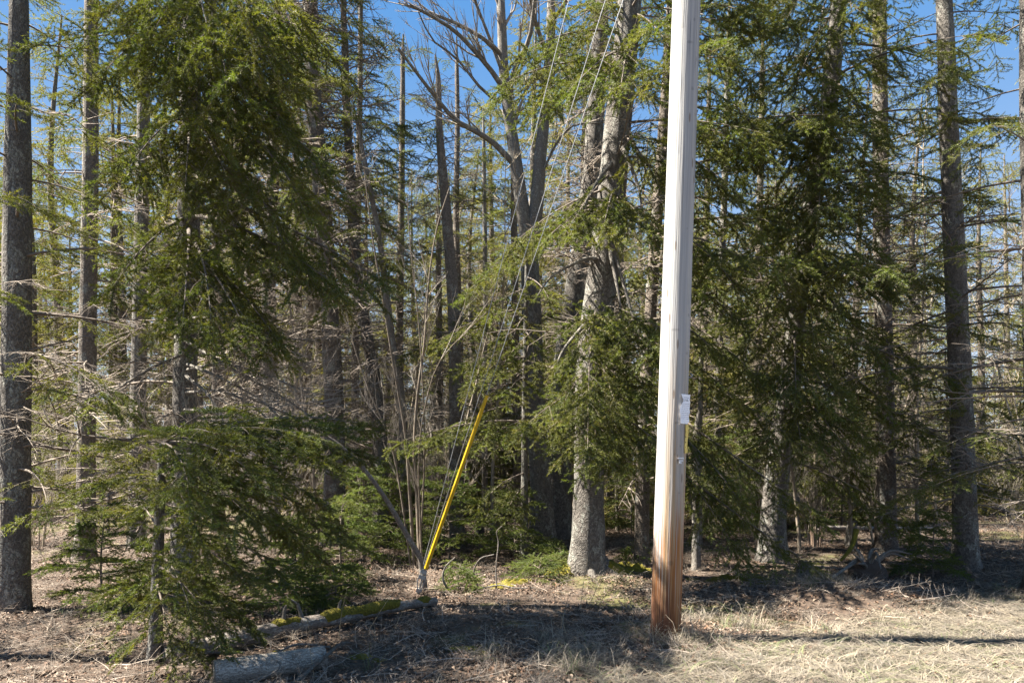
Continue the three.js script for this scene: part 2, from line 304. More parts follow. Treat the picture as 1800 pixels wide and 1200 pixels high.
// leaf litter, twigs and matted grass: nobody could count them
{
  const lg = (seed) => { const r = rngOf(seed), g = new GB(), n = 4, cur = 0.5 + r(); for (let s = -1; s <= 1; s += 2) { let pa = null, pb = null; for (let i = 0; i <= n; i++) { const t = i / n, w = 0.30 * Math.sin(Math.PI * Math.min(1, 0.08 + t * 0.92)) * (0.85 + 0.3 * r()), y = 0.16 * Math.sin(t * 3 * cur), a = V(t - 0.5, y, 0), b = V(t - 0.5, y + w * (0.25 + 0.5 * r()), s * w); if (pa) { g.tri(pa, a, b, UP); if (i > 1) g.tri(pa, b, pb, UP); } pa = a; pb = b; } } return g.geo(true); };
  const r = rngOf(5001), geos = [lg(1), lg(2), lg(3)], lists = [[], [], []];
  const tones = [[0.125, 0.078, 0.050], [0.095, 0.056, 0.035], [0.155, 0.108, 0.075], [0.075, 0.046, 0.030], [0.215, 0.160, 0.118], [0.118, 0.062, 0.033]];
  for (let i = 0; i < 150000; i++) {
    const D = 3.9 + 21 * Math.pow(r(), 1.15), x = (r() * 2 - 1) * (0.82 * D + 1.2), s = strawAt(x, D); if (r() < s * 0.93 || r() < 0.75 * smooth(0.50, 0.40, fbm(x * 1.1, D * 1.1, 88, 3))) { r(); continue; }
    const a = r() * 6.283, tl = 0.55, c = tones[Math.floor(r() * 6)], k = 0.75 + 0.5 * r();
    lists[i % 3].push([orient(onGround(x, D, 0.004 + 0.028 * r() * r()), V(Math.cos(a), (r() - 0.5) * tl, Math.sin(a)), V((r() - 0.5) * tl, 1, (r() - 0.5) * tl), (0.024 + 0.042 * r() * r()) * (1 + D * 0.02)), [c[0] * k, c[1] * k, c[2] * k]]);
  }
  const root = new THREE.Group(); root.name = 'fallen_leaves'; scene.add(root); tag(root, 'brown and tan fallen leaves covering the forest floor', 'leaf litter', null, 'stuff');
  lists.forEach((l, k) => scatter(root, 'leaves', geos[k], M.leaf, l));
  const tl = [[], [], []];
  for (let i = 0; i < 12000; i++) { const D = 4 + 20 * r(), x = (r() * 2 - 1) * (0.82 * D + 1), a = r() * 6.283, k = 0.5 + 0.9 * r(); if (r() < strawAt(x, D) * 0.8) continue; tl[i % 3].push([orient(onGround(x, D, 0.015), V(Math.cos(a), 0.03 + 0.16 * r(), Math.sin(a)), V(r() - 0.5, 0.3, r() - 0.5), 0.15 + 0.5 * r() * r(), 0.1 + 0.2 * r()), [0.26 * k, 0.215 * k, 0.175 * k]]); }
  const tr = new THREE.Group(); tr.name = 'fallen_twigs'; scene.add(tr); tag(tr, 'small dead twigs strewn over the leaf litter', 'twigs', null, 'stuff');
  tl.forEach((l, k) => scatter(tr, 'twigs', DEAD[k], M.twig, l));
}
function tuftGeo(seed, n, len, flat, wd) {
  const r = rngOf(seed), g = new GB();
  for (let i = 0; i < n; i++) {
    const a = r() * 6.283, L = len * (0.4 + 0.9 * r()), b = V((r() - 0.5) * 0.12, 0, (r() - 0.5) * 0.12), out = V(Math.cos(a), 0, Math.sin(a)), sw = out.clone().cross(UP).multiplyScalar(wd * (0.6 + 0.8 * r())), up = flat * (0.4 + 1.1 * r());
    const q = t => b.clone().addScaledVector(out, L * (t * (1 - up * 0.7) + 0.35 * t * t)).addScaledVector(UP, L * (up * 1.25 * t - (0.25 + 0.75 * up) * 0.85 * t * t) + 0.006 + 0.015 * r() * t).addScaledVector(sw, t * t * (r() - 0.5) * 14);
    const kk = 0.75 + 0.5 * r(), c = [kk, kk, kk]; let A = q(0), B = null;
    for (let s = 1; s <= 4; s++) { B = q(s / 4); const wa = 1 - (s - 1) / 4.6, wb = 1 - s / 4.6, no = B.clone().sub(A).cross(sw).normalize(); g.tri(A.clone().addScaledVector(sw, wa), A.clone().addScaledVector(sw, -wa), B.clone().addScaledVector(sw, wb), no, c); g.tri(B.clone().addScaledVector(sw, wb), A.clone().addScaledVector(sw, -wa), B.clone().addScaledVector(sw, -wb), no, c); A = B; }
  }
  return g.geo();
}
{
  const r = rngOf(5003), flat = [tuftGeo(1, 16, 0.26, 0.14, 0.0026), tuftGeo(2, 14, 0.30, 0.32, 0.0024)], tall = tuftGeo(3, 20, 0.34, 0.8, 0.0022), lists = [[], []], lt = [];
  const mat = stdm({ vertexColors: true, roughness: 0.7 });
  const tone = () => { const k = 0.7 + 0.5 * r(), g = r(); return g < 0.1 ? [0.10 * k, 0.12 * k, 0.045 * k] : g < 0.6 ? [0.135 * k, 0.118 * k, 0.095 * k] : [0.20 * k, 0.168 * k, 0.122 * k]; };
  for (let i = 0; i < 8200; i++) { const D = 3.7 + 7 * r(), x = -1 + r() * (0.85 * D + 2); if (r() > strawAt(x, D)) continue; lists[i % 2].push([orient(onGround(x, D), V(Math.cos(r() * 6.283), 0, Math.sin(r() * 6.283)), UP, 0.55 + 0.7 * r()), tone()]); }
  for (let i = 0; i < 900; i++) { const D = 4 + 8 * r(), x = (r() * 2 - 1) * (0.8 * D + 0.5), near = strawAt(x, D); if (r() > 0.12 + 0.5 * near * (1 - near) * 4) continue; lt.push([orient(onGround(x, D), V(Math.cos(r() * 6.283), 0, Math.sin(r() * 6.283)), UP, 0.45 + 0.7 * r()), tone()]); }
  for (const [px, py, n, sp] of [[1010, 1165, 34, 0.5], [960, 1120, 14, 0.35], [1170, 1128, 26, 0.35], [1250, 1090, 14, 0.4], [1350, 1075, 16, 0.4], [1440, 1045, 40, 0.55], [1240, 1130, 16, 0.3], [860, 1150, 10, 0.3], [1330, 1100, 12, 0.3]]) { const D = F * EYE / (py - HY), x = (px - CX) / F * D; for (let i = 0; i < n; i++) { const xx = x + (r() + r() - 1) * sp, dd = D + (r() + r() - 1) * sp; lt.push([orient(onGround(xx, dd), V(Math.cos(r() * 6.283), 0, Math.sin(r() * 6.283)), UP, 0.5 + 0.7 * r()), tone()]); } }
  const root = new THREE.Group(); root.name = 'dry_grass'; scene.add(root); tag(root, 'matted straw-coloured dry grass on the shoulder around the pole', 'grass', null, 'stuff');
  lists.forEach((l, k) => scatter(root, 'blades', flat[k], mat, l)); scatter(root, 'blades', tall, mat, lt);
}

// ------------------------------------------------------------------ utility pole with its notice, strip and guys
const POLE_D = 6.4, poleAt = h => V(lerp(1.437, 1.637, h / 5.97), h, -POLE_D + 0.0 * h);
{
  const base = poleAt(0), H = 11.4, pts = [], rad = [];
  for (let i = 0; i <= 80; i++) { const h = -0.3 + i / 80 * (H + 0.3); pts.push(poleAt(h)); rad.push(lerp(0.1395, 0.119, clamp(h / H, 0, 1))); }
  const g = new GB(), segs = 40; let v0 = 0;
  g.tube(pts, rad, segs, { capB: true, shape: (a, len, p) => 1 + 0.012 * (vnoise(Math.cos(a) * 1.5 + 5, Math.sin(a) * 1.5 + p.y * 0.6, 8) - 0.5) + 0.02 * (vnoise(a * 9, p.y * 1.1, 12, 57) - 0.5) * (Math.sin(a * 0.5)) });
  const geo = g.geo(), p = geo.attributes.position, u = geo.attributes.uv;
  // u runs once round the pole with 0.5 facing the camera, v counts metres of height over 7
  for (let k = 0; k <= 80; k++) for (let s = 0; s <= segs; s++) { const i = k * (segs + 1) + s, c = poleAt(p.getY(i)), an = Math.atan2(p.getX(i) - c.x, p.getZ(i) - c.z); let uu = an / (2 * Math.PI) + 0.5; u.setXY(i, uu, p.getY(i) / 7); }
  // the column where the angle wraps faces away from the camera; keep each quad's u continuous
  const ng = geo.toNonIndexed(), nu = ng.attributes.uv; for (let t = 0; t < nu.count; t += 3) { const a = [nu.getX(t), nu.getX(t + 1), nu.getX(t + 2)], mx = Math.max(...a); a.forEach((q, k) => { if (mx - q > 0.5) nu.setX(t + k, q + 1); }); }
  const fib = (U, h) => 0.5 * vnoise(U * 190, h * 2.2, 3, 190) + 0.3 * vnoise(U * 90, h * 1.1, 4, 90) + 0.2 * vnoise(U * 400, h * 7, 5, 400);
  const hgt = new Float32Array(512 * 2048);
  const map = tex(512, 2048, (U, Vv, i, j) => {
    const h = Vv * 7; U += 0.010 * (vnoise(U * 5, h * 0.9, 90, 5) - 0.5) + 0.004 * (vnoise(U * 14, h * 3.1, 91, 14) - 0.5); const f = fib(U, h), wave = vnoise(U * 22, h * 0.5, 6, 22), fr = (U - 0.5) / 0.25;       // fr -1..1 across the side facing the road
    let c = [0.375, 0.364, 0.35].map(q => q * (0.74 + 0.42 * f));
    const check = smooth(0.86, 0.93, vnoise(U * 150, h * 0.8 + 4 * vnoise(U * 9, h * 0.4, 15, 9), 16, 150)) * smooth(0.45, 0.6, vnoise(U * 20, h * 0.9, 18, 20));
    const grey = smooth(0.4, 0.75, vnoise(U * 48, h * 0.55, 30, 48)); c = c.map((q, k) => lerp(q, [0.26, 0.265, 0.273][k] * (0.8 + 0.4 * f), 0.6 * grey));
    const tanTop = 2.3 * Math.exp(-((fr - 0.45) ** 2) / 0.12) + 1.9 * Math.exp(-((fr + 0.2) ** 2) / 0.10) * 0.95 + 0.9;
    const tan = smooth(0.12, -0.25, h / tanTop - 0.8 - 0.5 * (wave - 0.5) - 0.7 * (f - 0.5)) * (0.22 + 0.72 * smooth(0.38, 0.64, vnoise(U * 40, h * 0.45, 31, 40)));
    c = c.map((q, k) => lerp(q, [0.335, 0.225, 0.122][k] * (0.75 + 0.5 * f), tan));
    const rust = smooth(0.30, -0.30, h - 0.80 - 0.9 * (wave - 0.5) - 1.9 * (f - 0.5) - 0.9 * (vnoise(U * 30, h * 0.7, 33, 30) - 0.5));
    c = c.map((q, k) => lerp(q, [0.235, 0.092, 0.022][k] * (0.6 + 0.8 * f), rust));
    const dk = smooth(0.16, -0.22, h - 0.46 - 0.45 * (wave - 0.5) - 1.1 * (f - 0.5) + 0.16 * (fr > 0.25 ? 1 : 0)) * (fr > 0.3 ? 0.65 : 1);
    c = c.map((q, k) => lerp(q, [0.070, 0.024, 0.010][k] * (0.6 + 0.8 * f), dk * 0.95));
    const kn = worley(U * 7, h * 1.6, 7, 11, 95), knot = smooth(0.09, 0.05, kn[0]) * (kn[2] > 0.45 ? 1 : 0); c = c.map((q, k) => lerp(q, [0.15, 0.10, 0.065][k], 0.75 * knot)); const rings = smooth(0.90, 0.96, vnoise(U * 16, h * 14, 44, 16)); c = c.map(q => q * (1 - 0.7 * check) * (1 - 0.25 * rings));
    hgt[j * 512 + i] = clamp(0.25 + f * 0.7 - 0.9 * check + 0.2 * wave, 0, 1); return S3(c);
  }), bump = tex(512, 2048, (U, Vv, i, j) => { const q = hgt[j * 512 + i]; return [q, q, q]; }, false);
  map.wrapT = bump.wrapT = THREE.MirroredRepeatWrapping;
  const t = thing('utility_pole', base, 'weathered white wooden utility pole with an orange-brown base', 'utility pole');
  const wood = part(t, 'pole', ng, stdm({ map, bumpMap: bump, bumpScale: 0.007, roughness: 0.85 }), t);
  // hardware on the pole: guy bands out of the frame above, a small hook and the scraps of an old paper
  const metal = new THREE.MeshStandardMaterial({ color: new THREE.Color(0.36, 0.37, 0.38), metalness: 0.8, roughness: 0.45 });
  for (const h of [7.5, 8.27, 10.46]) { const b = new GB(), c = poleAt(h), R = 0.135; b.tube([c.clone().add(V(0, -0.03, 0)), c.clone().add(V(0, 0.03, 0))], [R, R], 32); part(t, 'guy_band', b.geo(), metal, t); }
  const side = (h, ang, lift) => { const c = poleAt(h), R = lerp(0.1395, 0.119, h / H) + lift; return V(c.x + Math.sin(ang) * R, h, c.z + Math.cos(ang) * R); };
  const hk = new GB(), hb = side(2.43, 1.25, -0.01), hd = V(Math.sin(1.25), 0, Math.cos(1.25)); hk.tube([hb, hb.clone().addScaledVector(hd, 0.035), hb.clone().addScaledVector(hd, 0.045).add(V(0, 0.022, 0)), hb.clone().addScaledVector(hd, 0.028).add(V(0, 0.036, 0))], [0.004, 0.004, 0.004, 0.003], 6); part(t, 'hook', hk.geo(), metal, t);
  const sheet = (a0, a1, rows, lift, nx, edge) => { // a sheet bent round the pole; rows of heights, edge(t, row) shifts its outline
    const q = [], uvs = [], id = []; rows.forEach((h, j) => { for (let i = 0; i <= nx; i++) { const e = edge(i / nx, j / (rows.length - 1)), an = lerp(a0, a1, clamp(e, 0, 1)), P = side(h, an, lift + 0.004 * Math.sin(i * 2.1 + j * 1.7) + (e > 0.85 ? 0.012 : 0) + (e < 0.12 ? 0.006 : 0)); q.push(P.x, P.y, P.z); uvs.push(e, 1 - j / (rows.length - 1)); } });
    for (let j = 0; j < rows.length - 1; j++) for (let i = 0; i < nx; i++) { const a = j * (nx + 1) + i; id.push(a, a + nx + 1, a + nx + 2, a, a + nx + 2, a + 1); }
    const G = new THREE.BufferGeometry(); G.setAttribute('position', new THREE.Float32BufferAttribute(q, 3)); G.setAttribute('uv', new THREE.Float32BufferAttribute(uvs, 2)); G.setIndex(id); G.computeVertexNormals(); return G;
  };
  const cv = document.createElement('canvas'); cv.width = 160; cv.height = 384; const cx = cv.getContext('2d'); cx.fillStyle = '#e9ebf2'; cx.fillRect(0, 0, 160, 384); cx.fillStyle = '#50525e'; cx.font = 'bold 38px sans-serif'; cx.fillText('CLASS', 22, 88);
  cx.fillStyle = '#8a8c98'; { const r = rngOf(77); cx.fillRect(44, 40, 96, 6); for (let y = 122; y < 330; y += 24) { let x = 22; while (x < 140) { const w = 8 + r() * 22; cx.fillRect(x, y, Math.min(w, 140 - x), 5); x += w + 6; } } }
  const ct = new THREE.CanvasTexture(cv); ct.colorSpace = THREE.SRGBColorSpace;
  const hs = []; for (let j = 0; j <= 12; j++) hs.push(lerp(2.267, 1.995, j / 12));
  const notice = sheet(0.22, 1.22, hs, 0.006, 10, (e, j) => { const left = j < 0.10 ? 0.06 + j * 0.5 : j < 0.22 ? 0.11 + (j - 0.1) * 2.0 : j < 0.36 ? 0.35 - (j - 0.22) * 2.2 : 0.02 + 0.05 * Math.sin(j * 9), right = j < 0.5 ? 1 : 1 - (j - 0.5) * 0.3; return lerp(left, right, e); });
  single('paper_notice', notice, stdm({ map: ct, roughness: 0.7 }), side(2.13, 1.05, 0.006), 'torn white paper notice with faded print stapled to the pole', 'notice');
  const yt = sheet(0.72, 1.02, [1.988, 1.92, 1.85, 1.78, 1.725], 0.005, 3, e => e), yc = document.createElement('canvas'); yc.width = 32; yc.height = 256; const yx = yc.getContext('2d'); yx.fillStyle = '#d8c069'; yx.fillRect(0, 0, 32, 256); yx.fillStyle = '#4a4430'; for (const y of [18, 60, 104, 150, 190, 232]) { yx.beginPath(); yx.arc(16, y, 5, 0, 7); yx.fill(); }
  const yct = new THREE.CanvasTexture(yc); yct.colorSpace = THREE.SRGBColorSpace;
  const ym = shade(new THREE.Mesh(yt.translate(-base.x, -base.y, -base.z), stdm({ map: yct, roughness: 0.6 }))); ym.name = 'marker_strip'; ym.userData.label = 'narrow yellow marker strip with dark dots'; t.add(ym);
  const paperM = stdm({ color: new THREE.Color(0.72, 0.72, 0.74) });
  for (const [h0, h1, a0, a1] of [[1.684, 1.672, 0.16, 0.62], [1.662, 1.65, 0.28, 0.55], [1.648, 1.628, 0.30, 0.45]]) { const s = shade(new THREE.Mesh(sheet(a0, a1, [h0, lerp(h0, h1, 0.5), h1], 0.004, 5, e => e).translate(-base.x, -base.y, -base.z), paperM)); s.name = 'paper_scrap'; t.add(s); }
  // guys: three wires from the bands to the anchor, a yellow guard on the lowest
  const A = W(745, 1004, 8.5), wireM = new THREE.MeshStandardMaterial({ color: new THREE.Color(0.27, 0.28, 0.30), metalness: 0.4, roughness: 0.5 });
  const names = ['steepest of the three steel guy wires, from high on the pole', 'middle of the three steel guy wires running down to the anchor', 'lowest of the three steel guy wires, entering the yellow guard'];
  [10.46, 8.27, 7.5].forEach((h, k) => { const B = poleAt(h).add(V(-0.12, 0, -0.03)), a = A.clone().add(V([-0.025, -0.008, 0.014][k], [0.02, 0.03, 0][k], -0.01 + k * 0.012)), P = []; for (let i = 0; i <= 24; i++) { const q = a.clone().lerp(B, i / 24); q.y -= 0.10 * Math.sin(Math.PI * i / 24) * (k === 2 ? 0.2 : 0.6); P.push(q); } single('guy_wire', new GB().tube(P, P.map(() => 0.0040), 6).geo(), wireM, a, names[k], 'guy wire', 'guy wires of the pole'); });
  const gt = W(857, 703, 0).set(0, 0, 0), B3 = poleAt(7.5).add(V(-0.12, 0, -0.03)), dir = B3.clone().sub(A).normalize(), ga = A.clone().addScaledVector(dir, 0.04).add(V(0.014, 0, 0.014)), gl = 2.33, gp = []; for (let i = 0; i <= 12; i++) { const q = ga.clone().addScaledVector(dir, gl * i / 12); q.y -= 0.022 * Math.sin(Math.PI * i / 26); gp.push(q); }
  single('guy_guard', new GB().tube(gp, gp.map((_, i) => 0.0215 - 0.002 * i / 12), 14, { capA: true, capB: true, shape: (a) => 1 + 0.12 * Math.cos(a * 2) }).geo(), new THREE.MeshStandardMaterial({ color: new THREE.Color(0.52, 0.335, 0.010), roughness: 0.5 }), ga, 'bright yellow plastic guard sleeve slanting up a guy wire', 'guy guard');
  const an = thing('guy_anchor', A.clone().setY(groundH(A.x, A.z)), 'steel anchor rod with clamps where the guy wires meet the ground', 'anchor'), foot = W(733, 1052, 8.55); foot.y = groundH(foot.x, foot.z) - 0.05;
  part(an, 'rod', new GB().tube([foot, A.clone().addScaledVector(dir, 0.05)], [0.013, 0.013], 8, { capB: true }).geo(), metal, an);
  for (const f of [0.28, 0.78, 0.98]) { const c = foot.clone().lerp(A, f), b = new THREE.BoxGeometry(0.07, 0.045, 0.05); b.rotateZ(-0.35); b.translate(c.x, c.y, c.z); part(an, 'clamp', b, metal, an); }
  for (const s of [-1, 1]) { const c = foot.clone().lerp(A, 0.3), e = A.clone().add(V(s * 0.035, 0.01, 0)); part(an, 'wire_tail', new GB().tube([c.clone().add(V(s * 0.02, 0, 0.02)), c.clone().lerp(e, 0.5).add(V(s * 0.03, 0, 0.02)), e], [0.007, 0.007, 0.006], 6).geo(), wireM, an); }
}

// ------------------------------------------------------------------ the trees one can tell apart
function spruce(label, path, D, top, o) {
  const tr = trunkFrom(path, D, top), g = thing(o.name || 'spruce_tree', tr.P[0].clone().setY(groundH(tr.P[0].x, tr.P[0].z)), label, 'tree', o.group);
  part(g, 'trunk', trunkGeo(tr, o.seed, o), o.bark || M.spruceBark, g);
  if (o.dead) deadOn(g, tr, o.seed + 50, ...o.dead);
  return [g, tr, rngOf(o.seed)];
}
const pb = (tr, py, D, tip, o) => { const y = EYE - (py - HY) / F * D, p = tr.at(y); return [p, W(...tip), o]; };      // a bough from the trunk at photo row py to a tip

// near left spruce (its trunk stands at the left edge of the photograph)
{
  const [g, tr, r] = spruce('near spruce on the left with a thick trunk and dark drooping boughs', [[322, 1010, 44], [324, 700, 38], [330, 450, 38], [334, 200, 34], [338, 0, 30]], 8.0, 10.5, { seed: 21, dead: [26, 1.0, 3.4, 1.5], segs: 18 });
  boughs(g, [
    pb(tr, 330, 8, [668, 490, 6.4], { arch: 0.05, spread: 0.17 }), pb(tr, 380, 8, [590, 500, 6.2], { spread: 0.2 }), pb(tr, 150, 8, [570, 290, 6.2], { spread: 0.26 }), pb(tr, 190, 8, [530, 350, 6.0], { spread: 0.26 }), pb(tr, 240, 8, [500, 430, 6.2], { spread: 0.24 }),
    pb(tr, 60, 8, [560, 60, 6.6], { spread: 0.26 }), pb(tr, 40, 8, [500, 220, 6.2], { spread: 0.26 }), pb(tr, -30, 8, [450, 90, 5.6], { spread: 0.3 }), pb(tr, -60, 8, [370, 70, 5.6], { spread: 0.3 }), pb(tr, -90, 8, [520, 10, 6.2], { spread: 0.3 }), pb(tr, -20, 8, [400, 160, 5.8], { spread: 0.3 }), pb(tr, -80, 8, [440, 20, 5.8], { spread: 0.3 }),
    pb(tr, 430, 8, [490, 600, 6.4], { arch: 0.12, spread: 0.22 }), pb(tr, 440, 8, [430, 575, 6.0], { arch: 0.12, spread: 0.24 }), pb(tr, 420, 8, [370, 560, 5.8], { arch: 0.1, spread: 0.2 }), pb(tr, 400, 8, [320, 570, 6.0], { spread: 0.2 }),
    pb(tr, 210, 8, [230, 290, 6.2], { spread: 0.26 }), pb(tr, 380, 8, [200, 500, 6.6], { spread: 0.22 }), pb(tr, 60, 8, [180, 130, 6.4], { spread: 0.26 }), pb(tr, -40, 8, [260, 40, 6.2], {}), pb(tr, 90, 8, [345, 190, 5.9], { spread: 0.24 }), pb(tr, 230, 8, [325, 330, 6.0], { spread: 0.22 }), pb(tr, 200, 8, [395, 300, 6.0], { spread: 0.24 }), pb(tr, 20, 8, [310, 120, 5.9], { spread: 0.26 }), pb(tr, 110, 8, [470, 160, 6.4], { spread: 0.24 }), pb(tr, 300, 8, [410, 440, 6.3], { spread: 0.2 }),
  ], { scale: 1.9, droop: 0.55, start: 0.2, sagl: 0.7, step: 0.5, fill: 0.5 }, r);
  for (const [k, L] of [[[328, 640, 7.9], [400, 670, 7.3], [480, 720, 6.9], [545, 790, 6.7]], [[328, 650, 7.9], [390, 640, 7.4], [470, 660, 7.0], [540, 690, 6.8]], [[326, 690, 7.9], [400, 690, 7.2], [470, 735, 6.8], [520, 800, 6.6]], [[326, 600, 7.9], [420, 655, 7.4], [500, 700, 7.1], [600, 770, 7.0]], [[326, 660, 7.9], [370, 700, 7.2], [400, 760, 6.8], [430, 830, 6.6]], [[324, 720, 7.9], [390, 730, 7.3], [440, 770, 7.0], [520, 860, 6.8]], [[324, 750, 7.9], [350, 780, 7.2], [380, 830, 6.8]], [[328, 560, 7.9], [410, 560, 7.5], [480, 590, 7.2], [560, 600, 7.0]], [[332, 250, 7.9], [350, 290, 7.4], [390, 350, 7.0], [425, 400, 6.8]], [[322, 780, 7.9], [300, 800, 7.3], [270, 860, 7.0]], [[326, 620, 7.9], [260, 650, 7.4], [180, 700, 7.2]]].entries()) limbFrom(g, g, L.map(a => W(...a)), 0.020, 0.005, M.paleBark, 640 + k, 12, 'dead_branch');
  crown(g, whorls(tr, r, 14, 6.2, 10.3, f => 1.7 * (1 - f * 0.8), { p0: -0.3, p1: 0.2 }), { lod: 'mid', tint: 1.0 }, r);
}
// young spruce filling the lower left corner
{
  const [g, tr, r] = spruce('bushy young spruce filling the lower left with bright-tipped boughs', [[270, 1180, 22], [278, 950, 18], [285, 780, 12]], 5.6, 2.1, { seed: 31, segs: 10, name: 'young_spruce' });
  const B = []; const tips = [[560, 800, 5.9], [520, 760, 5.5], [545, 870, 5.7], [500, 930, 5.5], [430, 820, 5.0], [470, 990, 5.4], [410, 1000, 5.0], [385, 1110, 5.1], [350, 940, 4.8], [430, 900, 5.0], [330, 1060, 4.9], [600, 930, 6.4], [470, 740, 6.0], [370, 760, 5.0], [330, 850, 4.8], [420, 1075, 5.4], [300, 1130, 5.0], [640, 745, 6.8], [540, 960, 6.0], [620, 790, 6.4], [395, 715, 5.4]];
  for (const t of tips) B.push(pb(tr, Math.max(745, t[1] - 70 - 50 * r()), 5.6, t, { arch: 0.14 }));
  B.push(...whorls(tr, r, 7, 0.3, 1.8, f => 0.9 * (1 - f * 0.75), { az: [1.9, 5.2], p0: -0.15, p1: 0.4 }));
  boughs(g, B, { scale: 1.55, droop: 0.12, tint: 1.0, start: 0.18, spread: 0.36, fill: 0.45 }, r);
}
// the big spruce beside the pole
{
  const [g, tr, r] = spruce('thick grey spruce with mossy flared roots standing left of the pole', [[1030, 1022, 66], [1033, 950, 58], [1035, 860, 53], [1041, 640, 52], [1062, 470, 56], [1082, 270, 47], [1103, 50, 42], [1112, -60, 40]], 9.6, 15, { seed: 41, segs: 26, flare: 0.30, flareH: 0.26, rough: 0.07, dead: [30, 3.0, 8.5, 1.3] });
  boughs(g, [
    pb(tr, 560, 9.6, [1150, 620, 8.4], { tc: [1, 1, 1] }), pb(tr, 590, 9.6, [1035, 690, 7.9], { tc: [1, 1, 1] }), pb(tr, 600, 9.6, [1085, 720, 8.0], {}), pb(tr, 640, 9.6, [1120, 690, 8.4], {}), pb(tr, 660, 9.6, [1030, 790, 8.2], {}), pb(tr, 680, 9.6, [1090, 800, 8.4], {}), pb(tr, 640, 9.6, [975, 740, 8.8], {}), pb(tr, 560, 9.6, [1010, 620, 8.6], {}), pb(tr, 700, 9.6, [1125, 790, 8.8], {}), pb(tr, 540, 9.6, [1120, 560, 8.6], {}), pb(tr, 720, 9.6, [1050, 810, 8.3], {}),
    pb(tr, 330, 9.6, [905, 425, 8.6], { spread: 0.3 }), pb(tr, 350, 9.6, [960, 420, 8.2], {}), pb(tr, 345, 9.6, [1140, 400, 8.4], {}), pb(tr, 340, 9.6, [1060, 400, 7.9], {}), pb(tr, 300, 9.6, [1000, 400, 8.4], {}),
    pb(tr, 110, 9.6, [880, 150, 8.4], { spread: 0.3 }), pb(tr, 90, 9.6, [1010, 150, 7.9], { spread: 0.4 }), pb(tr, 100, 9.6, [1090, 160, 8.0], {}), pb(tr, 120, 9.6, [950, 170, 8.2], {}), pb(tr, 60, 9.6, [920, 90, 8.6], {}),
    pb(tr, 230, 9.6, [1160, 330, 8.8], {}), pb(tr, 240, 9.6, [1180, 260, 9.0], {}), pb(tr, 20, 9.6, [1180, 90, 8.8], {}), pb(tr, 20, 9.6, [980, 20, 8.6], {}), ...whorls(tr, r, 11, 2.2, 3.8, f => 1.5, { az: [0.0, 2.4], p0: -0.4, p1: -0.1 }), ...whorls(tr, r, 8, 5.0, 8.0, f => 1.7, { az: [-0.6, 2.6], p0: -0.35, p1: -0.1 }),
  ], { scale: 1.9, droop: 0.4, sagl: 0.4, step: 0.55, fill: 0.5, start: 0.22, spread: 0.34, tint: 1.0 }, r);
  crown(g, whorls(tr, r, 20, 9, 14.6, f => 2.0 * (1 - f * 0.8)), { lod: 'mid' }, r);
  // big dead limbs hanging beside the trunk and reaching out left
  for (const L of [[[1075, 440, 9.5], [1090, 480, 9.3], [1105, 530, 9.2], [1120, 575, 9.1], [1135, 600, 9]], [[1068, 420, 9.5], [1078, 470, 9.3], [1088, 520, 9.2], [1092, 560, 9.2]], [[1050, 455, 9.5], [1030, 455, 9.2], [1000, 468, 9.0], [965, 490, 8.8], [945, 520, 8.8]], [[1085, 240, 9.5], [1112, 300, 9.2], [1125, 340, 9.1], [1128, 400, 9.0]], [[1080, 280, 9.5], [1050, 320, 9.2], [1020, 380, 9.1], [1010, 430, 9.1]], [[1040, 560, 9.5], [1010, 590, 9.2], [985, 625, 9.0], [975, 660, 9]]]) {
    const p = L.map(a => W(...a)), c = new THREE.CatmullRomCurve3(p).getPoints(14); part(g, 'dead_limb', new GB().tube(c, c.map((_, i) => 0.034 - 0.026 * i / 14), 7, { tile: 0.2 }).geo(), M.paleBark, g);
  }
  // roots and their moss
  const b = tr.P[0];
  for (const [dx, dz, R, tagMoss] of [[0.78, 0.12, 0.12, 1], [0.62, 0.28, 0.08, 0], [-0.42, 0.30, 0.08, 1], [-0.5, -0.1, 0.07, 0], [0.1, 0.5, 0.075, 0]]) {
    const pts = [], n = 10; for (let i = 0; i <= n; i++) { const t = i / n, x = b.x + dx * (0.12 + t * 0.95), z = b.z + dz * (0.12 + t * 0.95), h = groundH(x, z); pts.push(V(x, h + 0.30 * Math.pow(1 - t, 3) - 0.06 * t - 0.01, z)); }
    const rad = pts.map((_, i) => R * (1 - 0.62 * i / n)), root = part(g, 'root', new GB().tube(pts, rad, 12, { tile: 0.4, shape: (a, l) => 1 + 0.2 * (vnoise(a * 2, l * 6, 5) - 0.5) }).geo(), M.spruceBark, g);
    if (tagMoss) root.userData.label = 'mossy surface root';
    if (tagMoss) { const P2 = pts.slice(2, 9).map(q => q.clone().add(V(0, 0.022, 0))), gg = new GB().tube(P2, rad.slice(2, 9).map((q, i) => q * 0.97 * (i === 0 || i === 6 ? 0.5 : 1)), 22, { shape: (a, l, p) => 0.92 + 0.3 * vnoise(p.x * 30 + a * 3, p.z * 30, 3) }).geo(); part(root, 'moss', gg, mossMat(), g); }
  }
}
function mossMat() { return mossMat.m || (mossMat.m = stdm({ map: tex(256, 256, (u, v) => { const q = 0.35 + 0.9 * (0.5 * vnoise(u * 24, v * 24, 3, 24, 24) + 0.5 * vnoise(u * 90, v * 90, 4, 90, 90)); return S3([0.165 * q, 0.138 * q, 0.010 * q]); }), bumpMap: tex(256, 256, (u, v) => { const q = 0.5 * vnoise(u * 60, v * 60, 8, 60, 60) + 0.5 * vnoise(u * 20, v * 20, 9, 20, 20); return [q, q, q]; }, false), bumpScale: 0.02, roughness: 1 })); }
